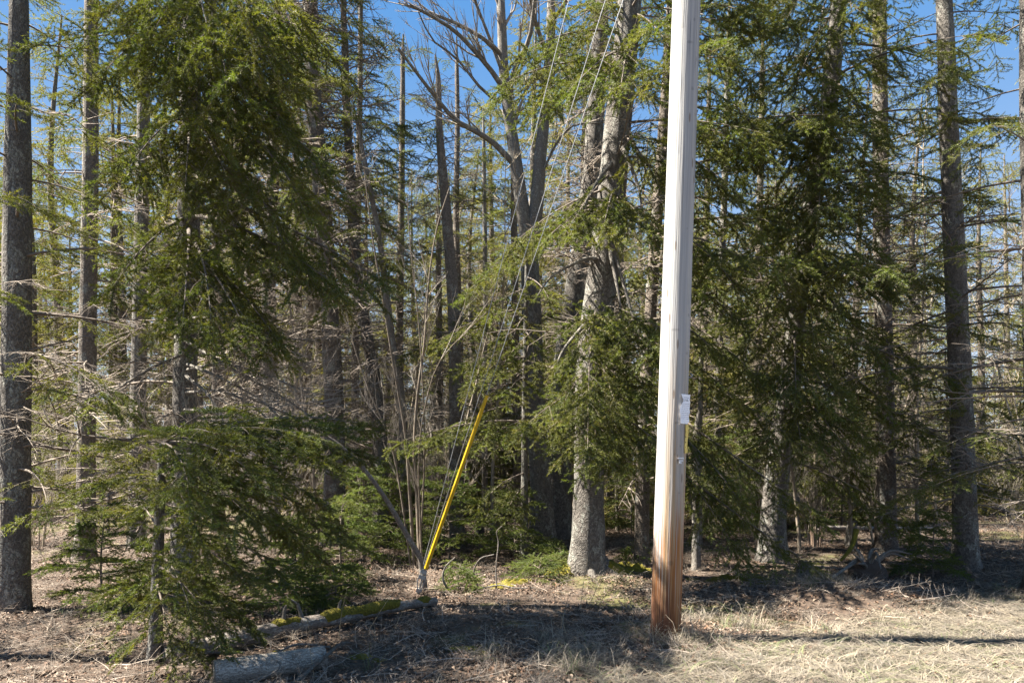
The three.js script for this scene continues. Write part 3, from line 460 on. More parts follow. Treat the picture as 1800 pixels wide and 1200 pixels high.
// pale lit spruce just behind it
{
  const [g, tr, r] = spruce('tall pale-barked spruce leaning just behind the thick spruce', [[984, 905, 46], [985, 800, 40], [993, 650, 40], [1017, 470, 36], [1040, 300, 32], [1056, 40, 26]], 13.5, 15, { seed: 51, segs: 18, bark: M.spruceBark, dead: [60, 4, 10, 1.4] });
  crown(g, [...whorls(tr, r, 8, 2.6, 5, f => 1.6, { p0: -0.4, p1: -0.3 }), ...whorls(tr, r, 20, 9, 15, f => 1.8 * (1 - 0.8 * f))], { lod: 'mid', droop: 0.2 }, r);
}
// slim spruce partly hidden behind the pole
{
  const [g, tr, r] = spruce('slim dark spruce half hidden behind the pole, with long drooping limbs', [[1128, 930, 26], [1132, 760, 24], [1142, 580, 22], [1152, 420, 20], [1168, 200, 18], [1180, 0, 15]], 10.6, 13, { seed: 61, segs: 12, bark: M.darkBark, dead: [24, 1.2, 6, 1.1] });
  boughs(g, [
    pb(tr, 690, 10.6, [1442, 905, 8.9], { arch: 0.02, spread: 0.20, start: 0.2 }), pb(tr, 770, 10.6, [1435, 996, 8.6], { arch: -0.03, spread: 0.20, start: 0.25 }), pb(tr, 640, 10.6, [1380, 760, 9.2], { spread: 0.24 }), pb(tr, 730, 10.6, [1300, 880, 9.0], { spread: 0.3 }), pb(tr, 760, 10.6, [1290, 960, 9.0], { spread: 0.3 }), pb(tr, 600, 10.6, [1290, 700, 9.2], { spread: 0.3 }), pb(tr, 540, 10.6, [1330, 660, 9.4], {}), pb(tr, 480, 10.6, [1300, 560, 9.2], {}), pb(tr, 700, 10.6, [1240, 820, 9.4], {}),
    pb(tr, 420, 10.6, [1300, 450, 8.8], { tc: [1, 1, 1] }), pb(tr, 400, 10.6, [1290, 500, 9], {}), pb(tr, 330, 10.6, [1320, 400, 9.2], {}), pb(tr, 560, 10.6, [1250, 610, 9.2], {}), pb(tr, 260, 10.6, [1290, 330, 9.0], {}), pb(tr, 220, 10.6, [1330, 260, 9.4], {}), pb(tr, 150, 10.6, [1310, 200, 9.2], {}), pb(tr, 100, 10.6, [1340, 130, 9.4], {}), pb(tr, 60, 10.6, [1290, 90, 9.0], {}), pb(tr, 10, 10.6, [1330, 30, 9.4], {}), pb(tr, 620, 10.6, [1120, 740, 9.6], {}), pb(tr, 450, 10.6, [1060, 520, 9.6], {}), pb(tr, 0, 10.6, [1090, 60, 10.4], {}),
    ...whorls(tr, r, 12, 4.5, 8.6, f => 2, { az: [-1.2, 1.9], p0: -0.3 }),
  ], { scale: 1.9, droop: 0.45, sagl: 0.4, step: 0.55, fill: 0.5, start: 0.2, spread: 0.32, tint: 1.0 }, r);
  crown(g, whorls(tr, r, 22, 8.6, 12.8, f => 2.2 * (1 - 0.8 * f)), { lod: 'mid' }, r);
}
// right-hand spruce leaning to the right
{
  const [g, tr, r] = spruce('right-hand spruce leaning to the right, wrapped in dark boughs', [[1356, 990, 52], [1361, 900, 42], [1372, 790, 40], [1388, 680, 36], [1405, 500, 34], [1430, 350, 32], [1455, 200, 30], [1475, 0, 27]], 11, 15, { seed: 71, segs: 18, flare: 0.3, dead: [40, 1.8, 8, 1.3] });
  const B = [];
  for (const t of [[1500, 130, 9.4], [1440, 60, 9.2], [1400, 150, 9.6], [1500, 330, 9.2], [1470, 280, 9.0], [1420, 310, 9.4], [1340, 250, 9.6], [1490, 450, 9.2], [1440, 440, 9.0], [1370, 400, 9.6], [1500, 600, 9.4], [1430, 590, 9.2], [1350, 540, 9.6], [1460, 700, 9.2], [1400, 690, 9.0], [1330, 660, 9.6], [1490, 790, 9.4], [1410, 790, 9.2], [1350, 770, 9.5], [1310, 610, 10], [1540, 240, 9.6], [1560, 500, 9.6], [1550, 700, 9.8], [1380, 40, 9.6], [1300, 150, 10], [1290, 20, 10], [1450, 220, 9.2], [1500, 40, 9.4], [1400, 500, 9.2], [1480, 540, 9.2], [1390, 240, 9.4], [1440, 370, 9.1]]) B.push(pb(tr, t[1] - 60 - 60 * r(), 11, t, {}));
  B.push(...whorls(tr, r, 26, 1.7, 8.2, f => 2.1, { p0: -0.45, p1: -0.1 }));
  boughs(g, B, { scale: 1.95, droop: 0.5, sagl: 0.45, step: 0.55, fill: 0.5, start: 0.2, spread: 0.36, tint: 1.0 }, r);
  crown(g, whorls(tr, r, 26, 8.4, 14.6, f => 2.4 * (1 - 0.8 * f)), { lod: 'mid' }, r);
}
// forked hardwood in the middle
function limbFrom(g, root, pts, r0, r1, mat, seed, twigs, name = 'limb') {
  const c = new THREE.CatmullRomCurve3(pts), N = Math.max(6, Math.round(c.getLength() / 0.25)), P = c.getSpacedPoints(N), r = rngOf(seed), w = new GB();
  const tw = (p, d, L, rad, lvl) => { const q = [p]; let cc = p.clone(), dd = d.clone(); for (let i = 0; i < 4; i++) { dd.add(V((r() - 0.5) * 0.35, 0.06 + (r() - 0.5) * 0.3, (r() - 0.5) * 0.35)).normalize(); cc = cc.clone().addScaledVector(dd, L / 4); q.push(cc); } w.tube(q, q.map((_, i) => rad * (1 - 0.8 * i / 4)), 3); if (lvl < 2) for (let k = 0; k < 3; k++) tw(q[1 + Math.floor(r() * 3)], dd.clone().add(V(r() - 0.5, r() - 0.2, r() - 0.5)).normalize(), L * 0.55, rad * 0.55, lvl + 1); };
  for (let k = 0; k < twigs; k++) { const i = Math.floor((0.25 + 0.75 * r()) * N), d = P[Math.min(N, i + 1)].clone().sub(P[Math.max(0, i - 1)]).normalize().add(V(r() - 0.5, r() - 0.3, r() - 0.5)).normalize(); tw(P[i], d, 0.4 + 0.7 * r(), lerp(r0, r1, i / N) * 0.45 + 0.002, 0); }
  const l = part(g, name, new GB().tube(P, P.map((_, i) => lerp(r0, r1, i / N)), 9, { tile: 0.35, shape: (a, ln, p) => 1 + 0.08 * (vnoise(a * 2, p.y * 4, seed) - 0.5) }).geo(), mat, root);
  if (twigs) part(l, 'twigs', w.geo(), M.deadWood, root, 'stuff');
  return l;
}
{
  const D = 12.5, tr = trunkFrom([[955, 938, 48], [950, 850, 38], [942, 720, 36], [935, 560, 34], [930, 430, 32]], D, 0), base = tr.P[0].clone().setY(groundH(tr.P[0].x, tr.P[0].z));
  const g = thing('maple_tree', base, 'bare grey hardwood that forks into two upright stems', 'tree'), w = (a, b, d = D) => W(a, b, d), px = n => n / F * D / 2;
  part(g, 'trunk', trunkGeo(tr, 5, { segs: 16 }), M.spruceBark, g);
  limbFrom(g, g, [w(930, 440), w(922, 390), w(910, 310), w(897, 220), w(886, 130), w(880, 0), w(874, -160, 12.8)], px(27), px(10), M.paleBark, 3, 10, 'fork_stem');
  limbFrom(g, g, [w(931, 440), w(941, 380), w(949, 280), w(958, 190), w(967, 80), w(970, -30), w(976, -170)], px(27), px(10), M.paleBark, 4, 10, 'fork_stem');
  for (const [L, a, b, s] of [[[[905, 290], [860, 245], [800, 210], [765, 170], [730, 125], [700, 85]], 11, 4, 11], [[[893, 170], [868, 130], [830, 85], [800, 55], [770, 35], [720, 8]], 10, 4, 12], [[[884, 100], [860, 75], [800, 40], [760, 25], [700, 5]], 8, 3, 13], [[[893, 180], [905, 120], [930, 70], [940, 0], [950, -60]], 10, 5, 14], [[[964, 100], [945, 50], [935, 10], [925, -40]], 9, 4, 15], [[[888, 140], [850, 40], [835, 0], [820, -50]], 7, 3, 16], [[[955, 215], [990, 190], [1040, 160], [1070, 150]], 7, 3, 17], [[[940, 330], [1000, 225], [1060, 215], [1100, 210]], 5, 2, 18], [[[880, 180], [850, 160], [800, 100], [760, 70], [735, 20]], 6, 2, 19], [[[968, 40], [990, 10], [1010, -40]], 8, 4, 20]]) limbFrom(g, g, L.map(([x, y], i) => w(x, y, D - 0.25 * i)), px(a), px(b), M.paleBark, s, 9);
}
// slim spruce in front of the forked hardwood, green sprays round it
{
  const [g, tr, r] = spruce('slim young spruce spreading green boughs in front of the forked hardwood', [[922, 960, 14], [922, 800, 12], [924, 600, 9], [926, 450, 6]], 11.2, 5.2, { seed: 81, segs: 8, name: 'young_spruce' });
  const B = []; for (const t of [[820, 512, 10.4], [868, 545, 10.2], [965, 525, 10.4], [828, 672, 10.2], [895, 690, 10.0], [985, 665, 10.4], [765, 600, 10.6], [772, 765, 10.0], [705, 775, 9.9], [850, 775, 10.0], [900, 760, 10.1], [860, 470, 10.6], [900, 600, 10.2], [940, 640, 10.1], [850, 880, 10.2], [890, 900, 10.2], [820, 640, 10.5]]) B.push(pb(tr, t[1] - 25 - 35 * r(), 11.2, t, { arch: 0.1 }));
  boughs(g, B, { scale: 1.7, droop: 0.35, start: 0.25, spread: 0.3, step: 0.55, fill: 0.5 }, r);
}
// trunks of the middle distance, each with its own stance
function midSpruce(label, path, D, top, o) {
  const [g, tr, r] = spruce(label, path, D, top, { bark: M.darkBark, segs: 12, ...o });
  const c0 = o.c0 ?? top * 0.5; crown(g, [...whorls(tr, r, Math.round((o.n ?? 26) * 0.8), c0, top, f => (o.R ?? 2.0) * 0.85 * (1 - 0.75 * f), { p0: -0.3, p1: 0.2 }), ...(o.low ? whorls(tr, r, o.low, 1.6, c0, f => 1.3, { p0: -0.4, p1: -0.2 }) : [])], { lod: 'mid', tint: 1.0, start: 0.3, step: 0.78, fill: 0.55, scale: 1.15, ...(o.co || {}) }, r); return g;
}
midSpruce('straight dark spruce trunk left of centre above the bright saplings', [[586, 890, 42], [588, 740, 35], [582, 600, 32], [572, 430, 30], [561, 300, 28], [550, 150, 26], [545, 0, 24]], 12.5, 14.5, { seed: 101, dead: [130, 2.2, 12, 1.4], c0: 5.5, n: 64, R: 2.0 });
midSpruce('spruce trunk with a sunlit flaky edge at far left of the clearing', [[478, 880, 30], [476, 700, 26], [472, 560, 24], [475, 400, 22], [486, 200, 20], [492, 0, 18]], 13.5, 14, { seed: 102, bark: M.spruceBark, dead: [110, 1.6, 11, 1.4], c0: 5.5, n: 56 });
midSpruce('dark narrow spruce trunk between the left edge and the sunlit-edged trunk', [[384, 900, 22], [382, 700, 20], [382, 500, 18], [378, 330, 17], [372, 0, 14]], 14.5, 13, { seed: 103, dead: [40, 1.5, 8, 1.2], c0: 7, n: 16, R: 1.3 });
midSpruce('thin leaning black trunk close left of the sunlit-edged trunk', [[452, 880, 16], [448, 700, 14], [440, 520, 13], [426, 400, 12], [414, 200, 11]], 15.5, 11, { seed: 104, dead: [30, 1.2, 7, 1.0], c0: 6.5, n: 18, R: 1.5 });
midSpruce('thin black spruce stem just left of the straight dark trunk', [[535, 860, 14], [540, 700, 12], [545, 560, 11], [549, 420, 10], [552, 300, 9]], 17, 10.5, { seed: 105, dead: [30, 1.2, 7, 0.9], c0: 5, n: 22, R: 1.6, co: { tc: [1, 1, 1] } });
midSpruce('rough brown trunk slanting left behind the bare shrub', [[672, 880, 28], [664, 720, 25], [652, 630, 22], [634, 530, 20], [620, 400, 17], [612, 250, 14], [605, 60, 12]], 13, 12, { seed: 106, bark: M.spruceBark, dead: [110, 1.5, 11, 1.4], c0: 5.5, n: 54, R: 2.0 });
midSpruce('slender twisting stem beside the rough brown trunk', [[716, 860, 17], [705, 700, 14], [690, 610, 13], [682, 540, 12], [668, 430, 10], [650, 330, 9], [632, 240, 7]], 12.3, 8.2, { seed: 107, bark: M.greyBark, dead: [26, 1.5, 7, 1.0], c0: 7, n: 6, R: 0.8 });
{
  const g = midSpruce('tall dead snag with a broken pointed top', [[802, 880, 24], [800, 700, 22], [797, 540, 21], [789, 430, 19], [780, 320, 17], [772, 230, 13], [770, 140, 9], [765, 96, 3]], 13, 0, { seed: 108, bark: M.greyBark, dead: [70, 2, 9, 1.0], c0: 3, n: 6, R: 0.9, name: 'dead_snag' });
  const r = rngOf(1081), pairs = [];
  for (const [a, b, D2] of [[[790, 440], [690, 470], 12], [[781, 330], [690, 300], 12.2], [[785, 380], [850, 330], 12.4], [[797, 560], [870, 590], 12], [[780, 300], [740, 250], 12.6], [[775, 260], [720, 220], 12.4], [[797, 600], [720, 620], 12.2]]) { const p = W(a[0], a[1], 13); pairs.push([p, W(b[0], b[1], D2)]); }
  crown(g, pairs, { lod: 'mid', tint: 1.0 }, r);
}
midSpruce('thin pale-barked stem right of the broken snag', [[852, 880, 11], [852, 700, 9], [853, 500, 9], [852, 400, 8], [850, 240, 6]], 16, 10, { seed: 109, bark: M.paleBark, dead: [36, 1.5, 8, 1.0], c0: 7.5, n: 8, R: 1.0 });
midSpruce('dark slim trunk directly behind the broken snag', [[812, 870, 14], [808, 600, 12], [802, 400, 11], [804, 220, 9], [803, 120, 7]], 16.5, 12, { seed: 110, dead: [40, 2, 9, 1.1], c0: 6, n: 24, R: 1.6, co: { tc: [1, 1, 1] } });
midSpruce('dark trunk low between the thick spruce and the pole', [[1075, 925, 20], [1078, 800, 17], [1085, 600, 15], [1092, 400, 13], [1110, 100, 11]], 16, 12, { seed: 111, dead: [36, 1.5, 8, 1.2], c0: 4.5, n: 28 });
midSpruce('slim spruce right of the pole, behind the drooping limbs', [[1262, 900, 16], [1262, 700, 14], [1268, 500, 13], [1275, 300, 11], [1280, 100, 9]], 15, 12.5, { seed: 112, bark: M.spruceBark, dead: [40, 1.2, 7, 1.3], c0: 3.6, n: 34, low: 5, co: { tc: [1, 1, 1] } });
midSpruce('wispy spruce in the gap between the two straight left trunks', [[528, 880, 18], [524, 600, 16], [520, 300, 13], [516, 0, 10]], 17, 13.5, { seed: 121, dead: [50, 1.5, 8, 1.3], c0: 5.5, n: 36, R: 1.7 });
midSpruce('wispy spruce showing between the rough brown trunk and the snag', [[700, 870, 16], [702, 600, 14], [706, 300, 11], [708, 100, 8]], 18, 13, { seed: 122, dead: [50, 2, 8, 1.2], c0: 5.5, n: 36, R: 1.8 });
midSpruce('wispy spruce behind the straight dark trunk', [[622, 880, 15], [626, 500, 13], [632, 200, 10], [634, 0, 8]], 16, 13.5, { seed: 123, dead: [50, 2, 9, 1.2], c0: 6, n: 36, R: 1.7 });
midSpruce('full green spruce behind the forked hardwood', [[910, 880, 16], [905, 500, 13], [902, 250, 9]], 16, 10.5, { seed: 124, dead: [30, 1, 5, 1.2], c0: 2.0, n: 64, low: 4, R: 2.0 });
midSpruce('green spruce filling the gap behind the snag', [[775, 880, 14], [772, 600, 12], [770, 400, 9]], 17.5, 9.2, { seed: 125, dead: [30, 1, 5, 1.2], c0: 1.8, n: 60, low: 3, R: 2.0 });
midSpruce('green spruce showing just right of the pole', [[1236, 890, 15], [1240, 500, 12], [1246, 200, 9]], 17, 12.5, { seed: 126, dead: [30, 1, 6, 1.2], c0: 2.2, n: 70, low: 3, R: 2.2 });
midSpruce('green spruce behind the right-hand spruce', [[1330, 890, 16], [1334, 500, 13], [1340, 150, 9]], 16, 12.5, { seed: 127, dead: [30, 1, 6, 1.2], c0: 2.4, n: 70, low: 3, R: 2.2 });
midSpruce('dark spruce at the photograph\'s right edge', [[1560, 940, 34], [1556, 700, 30], [1550, 400, 27], [1546, 0, 22]], 12, 14, { seed: 113, dead: [50, 1, 7, 1.4], c0: 2.2, n: 64, low: 8, R: 2.5 });
midSpruce('leaning spruce beyond the root plate', [[1700, 960, 40], [1690, 700, 36], [1672, 300, 31], [1660, 0, 26]], 10.5, 14, { seed: 114, bark: M.spruceBark, dead: [40, 1, 6, 1.4], c0: 2.6, n: 44, low: 8, R: 2.6 });
midSpruce('spruce farthest to the right, standing near the shoulder', [[1830, 1020, 46], [1826, 700, 42], [1815, 200, 36]], 9, 13, { seed: 115, bark: M.spruceBark, dead: [30, 1, 5, 1.3], c0: 1.8, n: 50, low: 6, R: 2.5 });
midSpruce('near spruce farthest to the left, reaching over the verge', [[20, 1080, 54], [26, 800, 47], [30, 300, 42]], 7.6, 9.6, { seed: 116, bark: M.spruceBark, dead: [24, 1, 4, 1.2], c0: 1.4, n: 56, R: 2.3 });
midSpruce('tall spruce on the verge beyond the left edge', [[-1000, 1190, 80], [-996, 800, 72], [-990, 0, 60]], 6.0, 16.5, { seed: 119, bark: M.spruceBark, c0: 10.8, n: 70, R: 2.2 });
midSpruce('taller spruce farther along the verge beyond the left edge', [[-1800, 1290, 90], [-1790, 600, 84], [-1780, 0, 70]], 4.4, 21, { seed: 120, bark: M.spruceBark, c0: 12, n: 66, R: 2.2 });
midSpruce('shadowy spruce behind the farthest left one', [[150, 960, 32], [152, 700, 28], [158, 300, 25], [160, 0, 22]], 11, 13.5, { seed: 117, dead: [30, 1, 7, 1.5], c0: 5.5, n: 20, R: 1.7 });
midSpruce('grey spruce trunk at left between two shadowy spruces', [[240, 930, 28], [242, 700, 25], [250, 300, 22], [255, 0, 18]], 12.5, 13.5, { seed: 118, bark: M.spruceBark, dead: [30, 1, 8, 1.4], c0: 6, n: 18, R: 1.5 });
// broken dead stubs right of the pole
for (const [l, path, D] of [['short pale broken stub right of the pole, upper one', [[1230, 900, 9], [1231, 760, 8], [1233, 640, 8], [1236, 586, 5]], 12.5], ['thick pale broken stub close right of the pole', [[1224, 940, 15], [1224, 850, 15], [1225, 760, 14], [1229, 726, 7]], 10.2]]) { const tr = trunkFrom(path, D, 0); single('dead_stub', trunkGeo(tr, 9, { segs: 10, rough: 0.2, flare: 0.2 }), M.paleBark, tr.P[0].clone().setY(groundH(tr.P[0].x, tr.P[0].z)), l, 'stub', 'broken dead stubs'); }

// ------------------------------------------------------------------ undergrowth, logs and stumps
function shrub(name, label, base, stems, H, spread, seed, col, group, twigN = 14) {
  const g = thing(name, base, label, 'shrub', group), r = rngOf(seed), mat = stdm({ color: new THREE.Color(...col) });
  for (let s = 0; s < stems; s++) {
    const a = r() * 6.283, k = spread * (0.25 + 0.9 * r()), h = H * (0.6 + 0.45 * r()), p0 = base.clone().add(V(Math.cos(a) * 0.09, -0.03, Math.sin(a) * 0.09)), P = [];
    for (let i = 0; i <= 4; i++) { const t = i / 4; P.push(p0.clone().add(V(Math.cos(a) * k * t * (0.5 + 0.5 * t) + (r() - 0.5) * 0.1 * t, h * t, Math.sin(a) * k * t * (0.5 + 0.5 * t) + (r() - 0.5) * 0.1 * t))); }
    limbFrom(g, g, P, 0.009 + 0.008 * r() * H / 2, 0.002, mat, seed * 31 + s, twigN, 'stem');
  }
  return g;
}
// tall bare clump beside the yellow guard, its stems traced
{
  const D = 10.4, base = W(722, 985, D); base.y = groundH(base.x, base.z);
  const g = thing('alder_clump', base, 'tall bare many-stemmed clump left of the yellow guard', 'shrub'), px = n => n / F * D / 2, mat = stdm({ ...barkMaps(131, 9, 10, [0.19, 0.15, 0.115], [0.10, 0.08, 0.06], [0.26, 0.24, 0.20], 0.02), bumpScale: 0.003 });
  const AW = 0.45, stems = [[[[738, 990], [733, 880], [728, 790], [733, 700], [746, 600], [753, 500], [768, 400], [790, 330]], 16, 4], [[[728, 985], [720, 870], [712, 760], [700, 690], [688, 620], [672, 520], [655, 420], [640, 300]], 14, 4], [[[742, 990], [738, 900], [736, 800], [746, 720], [770, 640], [812, 590], [860, 545]], 8, 3], [[[722, 990], [706, 880], [692, 800], [672, 740], [650, 690], [620, 600], [600, 500]], 8, 3], [[[733, 990], [742, 900], [746, 780], [742, 660], [735, 560], [722, 440], [715, 340]], 8, 3]];
  stems.forEach(([L, a, b], i) => limbFrom(g, g, L.map(([x, y], k) => { const q = W(x, y, D - 0.08 * k * (i % 3) + 0.1 * (i % 2)); if (!k) q.y = groundH(q.x, q.z) - 0.04; return q; }), px(a * AW), px(b * AW), mat, 900 + i, 7, 'stem'));
}
{ // brown leaning dead pole beside the anchor
  const P = [W(747, 995, 8.75), W(715, 940, 8.7), W(680, 880, 8.65), W(640, 825, 8.6), W(600, 785, 8.5), W(520, 735, 8.4), W(440, 700, 8.3)], c = new THREE.CatmullRomCurve3(P).getPoints(26); c[0].y = groundH(c[0].x, c[0].z);
  single('leaning_dead_stem', new GB().tube(c, c.map((_, i) => 0.040 - 0.028 * i / 26), 10, { tile: 0.25, capA: true }).geo(), M.greyBark, c[0].clone(), 'dead brown stem leaning from the anchor up to the left', 'dead stem');
}
{ // shrub clump of broken stems, right
  const b = W(1432, 912, 12.5); b.y = groundH(b.x, b.z); shrub('broken_shrub', 'clump of broken reddish stems right of the leaning spruce', b, 9, 1.6, 0.55, 141, [0.30, 0.21, 0.155], null, 8);
}
// brush of the understorey: many alike bare shrubs, near ones first
{
  const r = rngOf(6100), spots = [];
  for (let i = 0; i < 900 && spots.length < 110; i++) { const D = 11.5 + 19 * r(), x = (r() * 2 - 1) * (0.78 * D + 1); if (spots.some(s => Math.hypot(s[0] - x, s[1] - D) < 0.9)) continue; if (D < 13 && Math.abs(x) < 3) continue; spots.push([x, D]); }
  const protos = [];
  spots.forEach(([x, D], i) => {
    const b = onGround(x, D);
    if (i < 6) { const g = shrub('bare_shrub', 'bare twiggy shrub among the trunks of the inner wood', b, 7, 2.3, 0.8, 150 + i, [[0.30, 0.25, 0.18], [0.34, 0.29, 0.20], [0.26, 0.22, 0.17]][i % 3], 'bare shrubs of the inner wood', 10); protos.push(g); return; }
    const c = protos[i % 6].clone(); c.name = numbered('bare_shrub'); c.position.copy(b); c.rotation.y = r() * 6.28; c.scale.setScalar(0.6 + 0.7 * r()); scene.add(c);
  });
}
// slender bare hardwoods whose twigs fill the gaps
{
  const r = rngOf(6200), protos = [], mat = [[0.25, 0.205, 0.15], [0.22, 0.18, 0.14], [0.27, 0.23, 0.18]].map(c => stdm({ color: new THREE.Color(...c) })), spots = [];
  for (let i = 0; i < 900 && spots.length < 60; i++) { const D = 11.2 + 13 * r(), x = (r() * 2 - 1) * (0.78 * D + 1), px = CX + x / D * F; if (spots.some(q => Math.hypot(q[0] - x, q[1] - D) < 1.0) || (D < 12.5 && px > 880 && px < 1250) || px < 480) continue; spots.push([x, D]); }
  for (let k = 0; k < 5; k++) {
    const g = new THREE.Group(), rr = rngOf(650 + k), H = 4.5 + 3.5 * rr(), P = [], br = new GB(); let c = V(0, -0.08, 0), d = V((rr() - 0.5) * 0.3, 1, (rr() - 0.5) * 0.3).normalize();
    for (let i = 0; i <= 14; i++) { P.push(c.clone()); d.add(V((rr() - 0.5) * 0.12, 0.03, (rr() - 0.5) * 0.12)).normalize(); c = c.clone().addScaledVector(d, H / 14); }
    part(g, 'trunk', new GB().tube(P, P.map((_, i) => 0.035 * (1 - 0.88 * i / 14)), 6).geo(), mat[k % 3], g);
    const grow = (p, dir, L, rad, lv) => { const q = [p]; let cc = p.clone(), dd = dir.clone(); for (let i = 0; i < 5; i++) { dd.add(V((rr() - 0.5) * 0.3, 0.07 + (rr() - 0.5) * 0.25, (rr() - 0.5) * 0.3)).normalize(); cc = cc.clone().addScaledVector(dd, L / 5); q.push(cc); } br.tube(q, q.map((_, i) => rad * (1 - 0.8 * i / 5)), 3); if (lv < 2) for (let m = 0; m < (lv ? 3 : 5); m++) grow(q[1 + Math.floor(rr() * 4)], dd.clone().add(V((rr() - 0.5) * 1.6, rr() - 0.3, (rr() - 0.5) * 1.6)).normalize(), L * 0.5, rad * 0.55, lv + 1); };
    for (let i = 0; i < 17; i++) { const t = 0.18 + 0.8 * (i + rr()) / 17, a = rr() * 6.28; grow(P[Math.floor(t * 14)], V(Math.cos(a), 0.5 + 0.6 * rr(), Math.sin(a)).normalize(), (0.6 + 1.1 * rr()) * (1.15 - 0.7 * t), 0.011, 0); }
    part(g, 'branches', br.geo(), mat[(k + 1) % 3], g, 'stuff'); protos.push(g);
  }
  spots.forEach(([x, D], i) => { const c = i < 5 ? protos[i] : protos[i % 5].clone(); c.name = numbered('bare_sapling'); c.position.copy(onGround(x, D)); c.rotation.set((r() - 0.5) * 0.3, r() * 6.28, (r() - 0.5) * 0.3); c.scale.setScalar(0.7 + 0.5 * r()); scene.add(c); tag(c, 'slender bare hardwood sapling twigging out between the spruces', 'sapling', 'bare hardwood saplings'); });
}
// fir saplings and seedlings
function sapling(name, label, base, H, seed, o = {}, group) {
  const g = thing(name, base, label, 'sapling', group), r = rngOf(seed), tr = smoothPath([base.clone().add(V(0, -0.03, 0)), base.clone().add(V(0.03 * (r() - 0.5), H * 0.5, 0.03)), base.clone().add(V(0.08 * (r() - 0.5), H, 0))], [0.008 + 0.008 * H, 0.006 + 0.004 * H, 0.003]);
  part(g, 'trunk', new GB().tube(tr.P, tr.R, 6).geo(), M.wood, g);
  const n = Math.round(6 + 11 * H), list = [], wood = new GB();
  for (const [a, b] of whorls(tr, r, n, base.y + 0.06 * H, base.y + H * 0.97, f => Math.max(0.10, (o.R ?? 0.42 * H) * (1 - 0.8 * f)), { p0: o.p0 ?? -0.05, p1: 0.5 })) buildBough(wood, list, a, b, { lod: 'hi', scale: o.scale ?? 1.1, start: 0.12, spread: 0.4, tint: 1.0, tc: [0.92, 1.06, 1.0], droop: 0.05, step: 0.4 }, r);
  part(g, 'limbs', wood.geo(), M.wood, g, 'stuff'); scatter(g, 'crown', HI[seed % 3], M.needle, list); return g;
}
for (const [l, px, py, D, H, o] of [
  ['bright green fir sapling under the straight dark trunk', 640, 905, 10.8, 1.5, {}], ['sunlit fir sapling beside the foot of the bare clump', 700, 880, 12, 1.7, {}], ['small fir at the left of the leaning dead stem', 600, 960, 9.3, 1.2, { tc: [1, 1, 1] }],
  ['dark fir bush at the foot of the forked hardwood', 905, 930, 11.4, 1.15, { tc: [1, 1, 1], R: 0.75, p0: -0.3 }], ['low dark fir spreading behind the yellow guard', 790, 915, 11.2, 1.5, { tc: [1, 1, 1], R: 0.8, p0: -0.2 }],
  ['fir seedling beside the anchor, under the yellow guard', 806, 1025, 8.9, 0.36, { R: 0.26 }], ['flat fir seedling left of the thick spruce', 948, 1015, 9.4, 0.30, { R: 0.36 }], ['fir seedling against the roots of the thick spruce', 985, 1000, 9.8, 0.36, { R: 0.26 }],
  ['tiny fir seedling at the thick spruce\'s right root', 1112, 985, 10.6, 0.3, {}], ['fir sapling behind the low left boughs', 520, 985, 8.6, 1.0, { tc: [1, 1, 1] }], ['dark green fir spray above the mossy log', 590, 1040, 7.9, 0.45, { tc: [1, 1, 1], R: 0.6 }], ['dark green fir spray at the log\'s left', 500, 1050, 7.6, 0.5, { tc: [1, 1, 1], R: 0.6 }],
  ['young fir in the gap left of the pole', 1110, 905, 14, 1.3, {}], ['young fir behind the right-hand spruce', 1300, 890, 14, 2.2, {}], ['young fir at the inner wood\'s right', 1480, 880, 15, 2.6, { tc: [1, 1, 1] }], ['sunlit young fir between the straight trunk and the rough one', 625, 870, 15, 2.4, { tc: [1, 1, 1] }], ['sunlit young fir in the gap behind the yellow guard', 880, 860, 17, 2.6, { tc: [1, 1, 1] }], ['low fir left of the dark narrow trunk', 350, 950, 9.6, 1.4, {}], ['fir bush in the shade of the farthest left spruce', 180, 1030, 7.6, 1.2, {}], ['fir bush below the leaning spruce at right', 1640, 985, 9.8, 1.0, {}],
]) { const b = W(px, py, D); b.y = groundH(b.x, b.z); sapling(H < 0.6 ? 'fir_seedling' : 'fir_sapling', l, b, H, 700 + px, o, H < 0.6 ? 'fir seedlings' : 'fir saplings'); }

